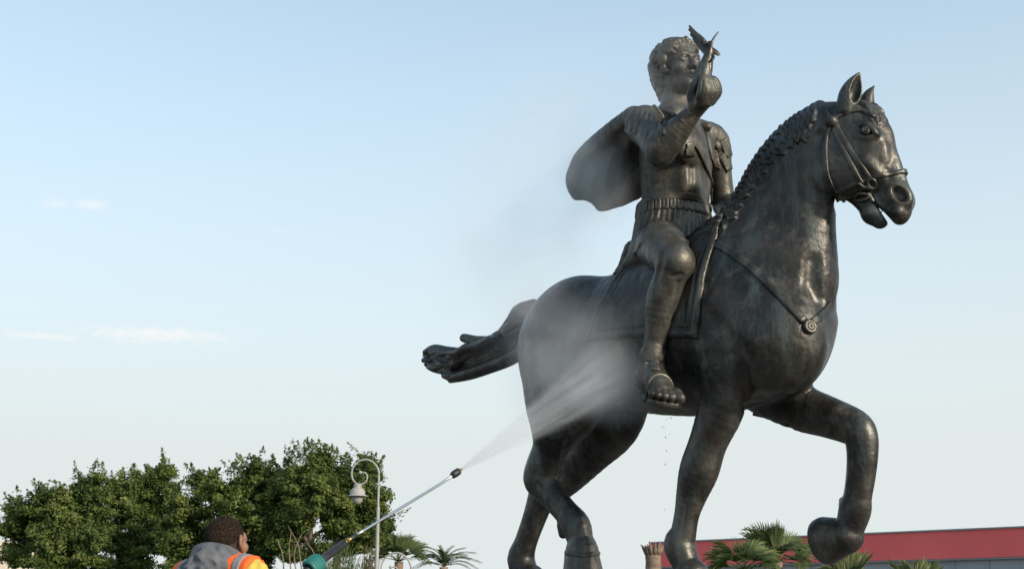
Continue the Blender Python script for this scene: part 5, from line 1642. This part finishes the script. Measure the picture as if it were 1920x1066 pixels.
# gloves: palm, four curled fingers and thumb round the grip
def glove(name, Cg, along, arm_dir, rgrip=.021, s=1.0):
    g = Clay(0.0045)
    al = along / np.linalg.norm(along)
    out = np.cross(al, ZV); out /= np.linalg.norm(out)                    # towards the worker's right
    up = np.cross(out, al)
    ad = arm_dir / np.linalg.norm(arm_dir)
    g.ball(Cg - up * .038 + out * .006, (.050, .034, .026), (al, out, up), k=.02)
    for i in range(4):
        o = al * (.036 - .024 * i)
        r = .0125 - .0008 * abs(i - 1)
        pts = [Cg + o + out * .030 - up * .030, Cg + o + out * .040 + up * .000, Cg + o + out * .022 + up * .033, Cg + o - out * .010 + up * .036, Cg + o - out * (.030 - .004 * i) + up * .020]
        g.chain(pts, [r * 1.1, r * 1.1, r * 1.05, r, r * .85], k=.016)
    g.chain([Cg - al * .03 - up * .04 - out * .01, Cg - out * .036 - up * .016, Cg + al * .03 - out * .034 + up * .012, Cg + al * .048 - out * .022 + up * .026], [.017, .016, .014, .011], k=.012)
    g.chain([Cg - up * .040, Cg + ad * .06 - up * .03, Cg + ad * .13], [.030, .036, .047], k=.02)
    g.bake(.03)
    return obj(name, g.mesh(), glove_m, man)
glove('glove', G0 - gdir * .01, gdir, RW_ - RH)
glove('glove', back - gdir * .02, gdir, LW_ - LHd)
# ------------------------------------------------------------------ spray and mist
def vol_mat(name, blobs, dens, noise=(1.5, .36, .72), color=(0.92, 0.96, 1.0), aniso=-0.08, mul=None, warp=None):
    m = bpy.data.materials.new(name); m.use_nodes = True
    nd, L = m.node_tree.nodes, m.node_tree.links
    nd.remove(nd['Principled BSDF'])
    pv = nd.new('ShaderNodeVolumePrincipled')
    pv.inputs['Color'].default_value = (*color, 1); pv.inputs['Anisotropy'].default_value = aniso
    L.new(pv.outputs[0], nd['Material Output'].inputs['Volume'])
    geo = nd.new('ShaderNodeNewGeometry')
    tot = None
    for c, r, a in blobs:
        s = nd.new('ShaderNodeVectorMath'); s.operation = 'SUBTRACT'; L.new(geo.outputs['Position'], s.inputs[0]); s.inputs[1].default_value = [float(x) for x in c]
        d = nd.new('ShaderNodeVectorMath'); d.operation = 'DIVIDE'; L.new(s.outputs[0], d.inputs[0]); d.inputs[1].default_value = [float(x) for x in r]
        q = nd.new('ShaderNodeVectorMath'); q.operation = 'DOT_PRODUCT'; L.new(d.outputs[0], q.inputs[0]); L.new(d.outputs[0], q.inputs[1])
        mr = nd.new('ShaderNodeMapRange'); mr.interpolation_type = 'SMOOTHSTEP'
        mr.inputs['From Min'].default_value = 0; mr.inputs['From Max'].default_value = 1; mr.inputs['To Min'].default_value = a; mr.inputs['To Max'].default_value = 0
        L.new(q.outputs['Value'], mr.inputs['Value'])
        if tot is None: tot = mr
        else:
            ad = nd.new('ShaderNodeMath'); ad.operation = 'ADD'; L.new(tot.outputs[0], ad.inputs[0]); L.new(mr.outputs[0], ad.inputs[1]); tot = ad
    n = nd.new('ShaderNodeTexNoise'); n.inputs['Scale'].default_value = noise[0]; n.inputs['Detail'].default_value = 3; n.inputs['Distortion'].default_value = .6
    L.new(geo.outputs['Position'], n.inputs['Vector'])
    mr = nd.new('ShaderNodeMapRange'); mr.inputs['From Min'].default_value = noise[1]; mr.inputs['From Max'].default_value = noise[2]; mr.inputs['To Min'].default_value = .12; mr.inputs['To Max'].default_value = 1.0
    L.new(n.outputs['Fac'], mr.inputs['Value'])
    mu = nd.new('ShaderNodeMath'); mu.operation = 'MULTIPLY'; L.new(tot.outputs[0], mu.inputs[0]); L.new(mr.outputs[0], mu.inputs[1])
    m2 = nd.new('ShaderNodeMath'); m2.operation = 'MULTIPLY'; L.new(mu.outputs[0], m2.inputs[0]); m2.inputs[1].default_value = dens
    L.new(m2.outputs[0], pv.inputs['Density'])
    return m
def hull(name, blobs, mt, label, cat, h=.10):
    "a closed skin a little larger than the blobs"
    cl = Clay(h)
    for c, r, a in blobs: cl.ball(c, np.asarray(r) * 1.03, k=.05)
    cl.bake(.15)
    o = obj(name, cl.mesh(name), mt); tag(o, label, cat, kind='stuff')
    return o
def MQ(x, y, Y, rx, ry, rd, a):
    c = Q(x, y, Y); m = mpp(c)
    return (c, (rx * m, rd, ry * m), a)
YF = 12.0
blobs = [MQ(1085, 660, 11.75, 150, 120, .85, .70), MQ(1150, 720, 11.5, 110, 95, .7, .85), MQ(1030, 610, 12.4, 120, 100, .9, .55), MQ(1020, 720, 12.2, 100, 110, .8, .6),
         MQ(960, 500, 12.6, 200, 240, 1.0, .30), MQ(990, 340, 12.4, 210, 230, 1.0, .28), MQ(1110, 350, 11.9, 95, 110, .6, .75),
         MQ(1050, 230, 12.3, 210, 200, .9, .20), MQ(1250, 125, 11.7, 85, 100, .5, .42), MQ(1230, 200, 11.6, 100, 70, .5, .4)]
hull('water_mist', blobs, vol_mat('water_mist', blobs, 0.85), 'pale drifting water mist around the horse\'s rump, the cloak and the rider\'s head', 'mist')
# the fan of water from the nozzle to the flank
tip = NZ + nd_ * .05
end = Q(1178, 672, 11.35)
axis = end - tip; Lx = np.linalg.norm(axis); axis /= Lx
e_up = Q(1010, 740, 10.0) - Q(1020, 800, 10.0); e_up -= axis * (e_up @ axis); e_up /= np.linalg.norm(e_up); e_sd = np.cross(axis, e_up)
mb = MB(); v = []; seg = 24; st = 16
for i in range(st + 1):
    t = i / st
    a_ = .012 + .40 * t; b_ = .012 + .13 * t
    for k in range(seg):
        q = 2 * math.pi * k / seg
        v.append(tip + axis * Lx * t + e_up * a_ * math.cos(q) + e_sd * b_ * math.sin(q))
f = [(i * seg + k, i * seg + (k + 1) % seg, (i + 1) * seg + (k + 1) % seg, (i + 1) * seg + k) for i in range(st) for k in range(seg)]
f.append(tuple(range(seg))[::-1]); f.append(tuple(range(st * seg, st * seg + seg)))
mb.add(v, f)
fm = bpy.data.materials.new('water_fan'); fm.use_nodes = True
nd, Lk = fm.node_tree.nodes, fm.node_tree.links
nd.remove(nd['Principled BSDF'])
pv = nd.new('ShaderNodeVolumePrincipled'); pv.inputs['Color'].default_value = (.82, .83, .85, 1)
Lk.new(pv.outputs[0], nd['Material Output'].inputs['Volume'])
geo = nd.new('ShaderNodeNewGeometry')
def vdot(vec, off):
    s = nd.new('ShaderNodeVectorMath'); s.operation = 'SUBTRACT'; Lk.new(geo.outputs['Position'], s.inputs[0]); s.inputs[1].default_value = [float(x) for x in off]
    d = nd.new('ShaderNodeVectorMath'); d.operation = 'DOT_PRODUCT'; Lk.new(s.outputs[0], d.inputs[0]); d.inputs[1].default_value = [float(x) for x in vec]
    return d.outputs['Value']
def mth(op, a, b=None):
    n = nd.new('ShaderNodeMath'); n.operation = op
    for i, x in enumerate((a, b)):
        if x is None: continue
        if isinstance(x, (int, float)): n.inputs[i].default_value = x
        else: Lk.new(x, n.inputs[i])
    return n.outputs[0]
along = vdot(axis / Lx, tip); up_ = vdot(e_up, tip); sd2 = vdot(e_sd, tip)
wid = mth('ADD', mth('MULTIPLY', along, .40), .012)
ang_ = mth('DIVIDE', up_, wid); ang2 = mth('DIVIDE', sd2, mth('ADD', mth('MULTIPLY', along, .13), .012))
cmb = nd.new('ShaderNodeCombineXYZ'); Lk.new(mth('MULTIPLY', ang_, 3.0), cmb.inputs[0]); Lk.new(mth('MULTIPLY', along, 1.6), cmb.inputs[1]); Lk.new(mth('MULTIPLY', ang2, 1.0), cmb.inputs[2])
nz = nd.new('ShaderNodeTexNoise'); nz.inputs['Scale'].default_value = 1.6; nz.inputs['Detail'].default_value = 4; Lk.new(cmb.outputs[0], nz.inputs['Vector'])
mr = nd.new('ShaderNodeMapRange'); mr.inputs['From Min'].default_value = .36; mr.inputs['From Max'].default_value = .66; mr.inputs['To Min'].default_value = .25; mr.inputs['To Max'].default_value = 1.3
Lk.new(nz.outputs['Fac'], mr.inputs['Value'])
edge = nd.new('ShaderNodeMapRange'); edge.interpolation_type = 'SMOOTHSTEP'; edge.inputs['From Min'].default_value = .25; edge.inputs['From Max'].default_value = 1.0; edge.inputs['To Min'].default_value = 1; edge.inputs['To Max'].default_value = 0
Lk.new(mth('ADD', mth('MULTIPLY', ang_, ang_), mth('MULTIPLY', ang2, ang2)), edge.inputs['Value'])
thin = mth('DIVIDE', .42, mth('MULTIPLY', mth('ADD', along, .03), mth('ADD', along, .16)))
endf = nd.new('ShaderNodeMapRange'); endf.inputs['From Min'].default_value = .70; endf.inputs['From Max'].default_value = 1.0; endf.inputs['To Min'].default_value = 1; endf.inputs['To Max'].default_value = 0
Lk.new(along, endf.inputs['Value'])
Lk.new(mth('MULTIPLY', mth('MULTIPLY', mth('MULTIPLY', mr.outputs[0], edge.outputs[0]), thin), endf.outputs[0]), pv.inputs['Density'])
tag(mb.build('water_spray', fm), 'fan of water shooting from the lance nozzle to the horse\'s flank', 'water spray', kind='stuff')
# drops falling from the belly and the foot
dm = mat('water_drop', (0.55, 0.58, 0.60), 0.1)
drg = random.Random(4)
mb = MB()
for x, y in ((1216, 772), (1230, 778), (1245, 800), (1258, 783), (1250, 786), (1241, 801), (1256, 814), (1248, 819), (1247, 870), (1246, 955), (1250, 845)):
    c = Q(x, y, 11.7 + drg.uniform(-.15, .15)); r_ = drg.uniform(.003, .006)
    mb.lathe([(r_ * .1, -r_ * 1.3), (r_ * .8, -r_ * .7), (r_, 0), (r_ * .6, r_), (r_ * .08, r_ * 2.2)], c, 6)
tag(mb.build('water_drops', dm, None, True), 'sparse drops of water falling from the horse\'s belly and the sandal', 'water', kind='stuff')
sc.cycles.volume_step_rate = 0.35
sc.cycles.volume_max_steps = 256
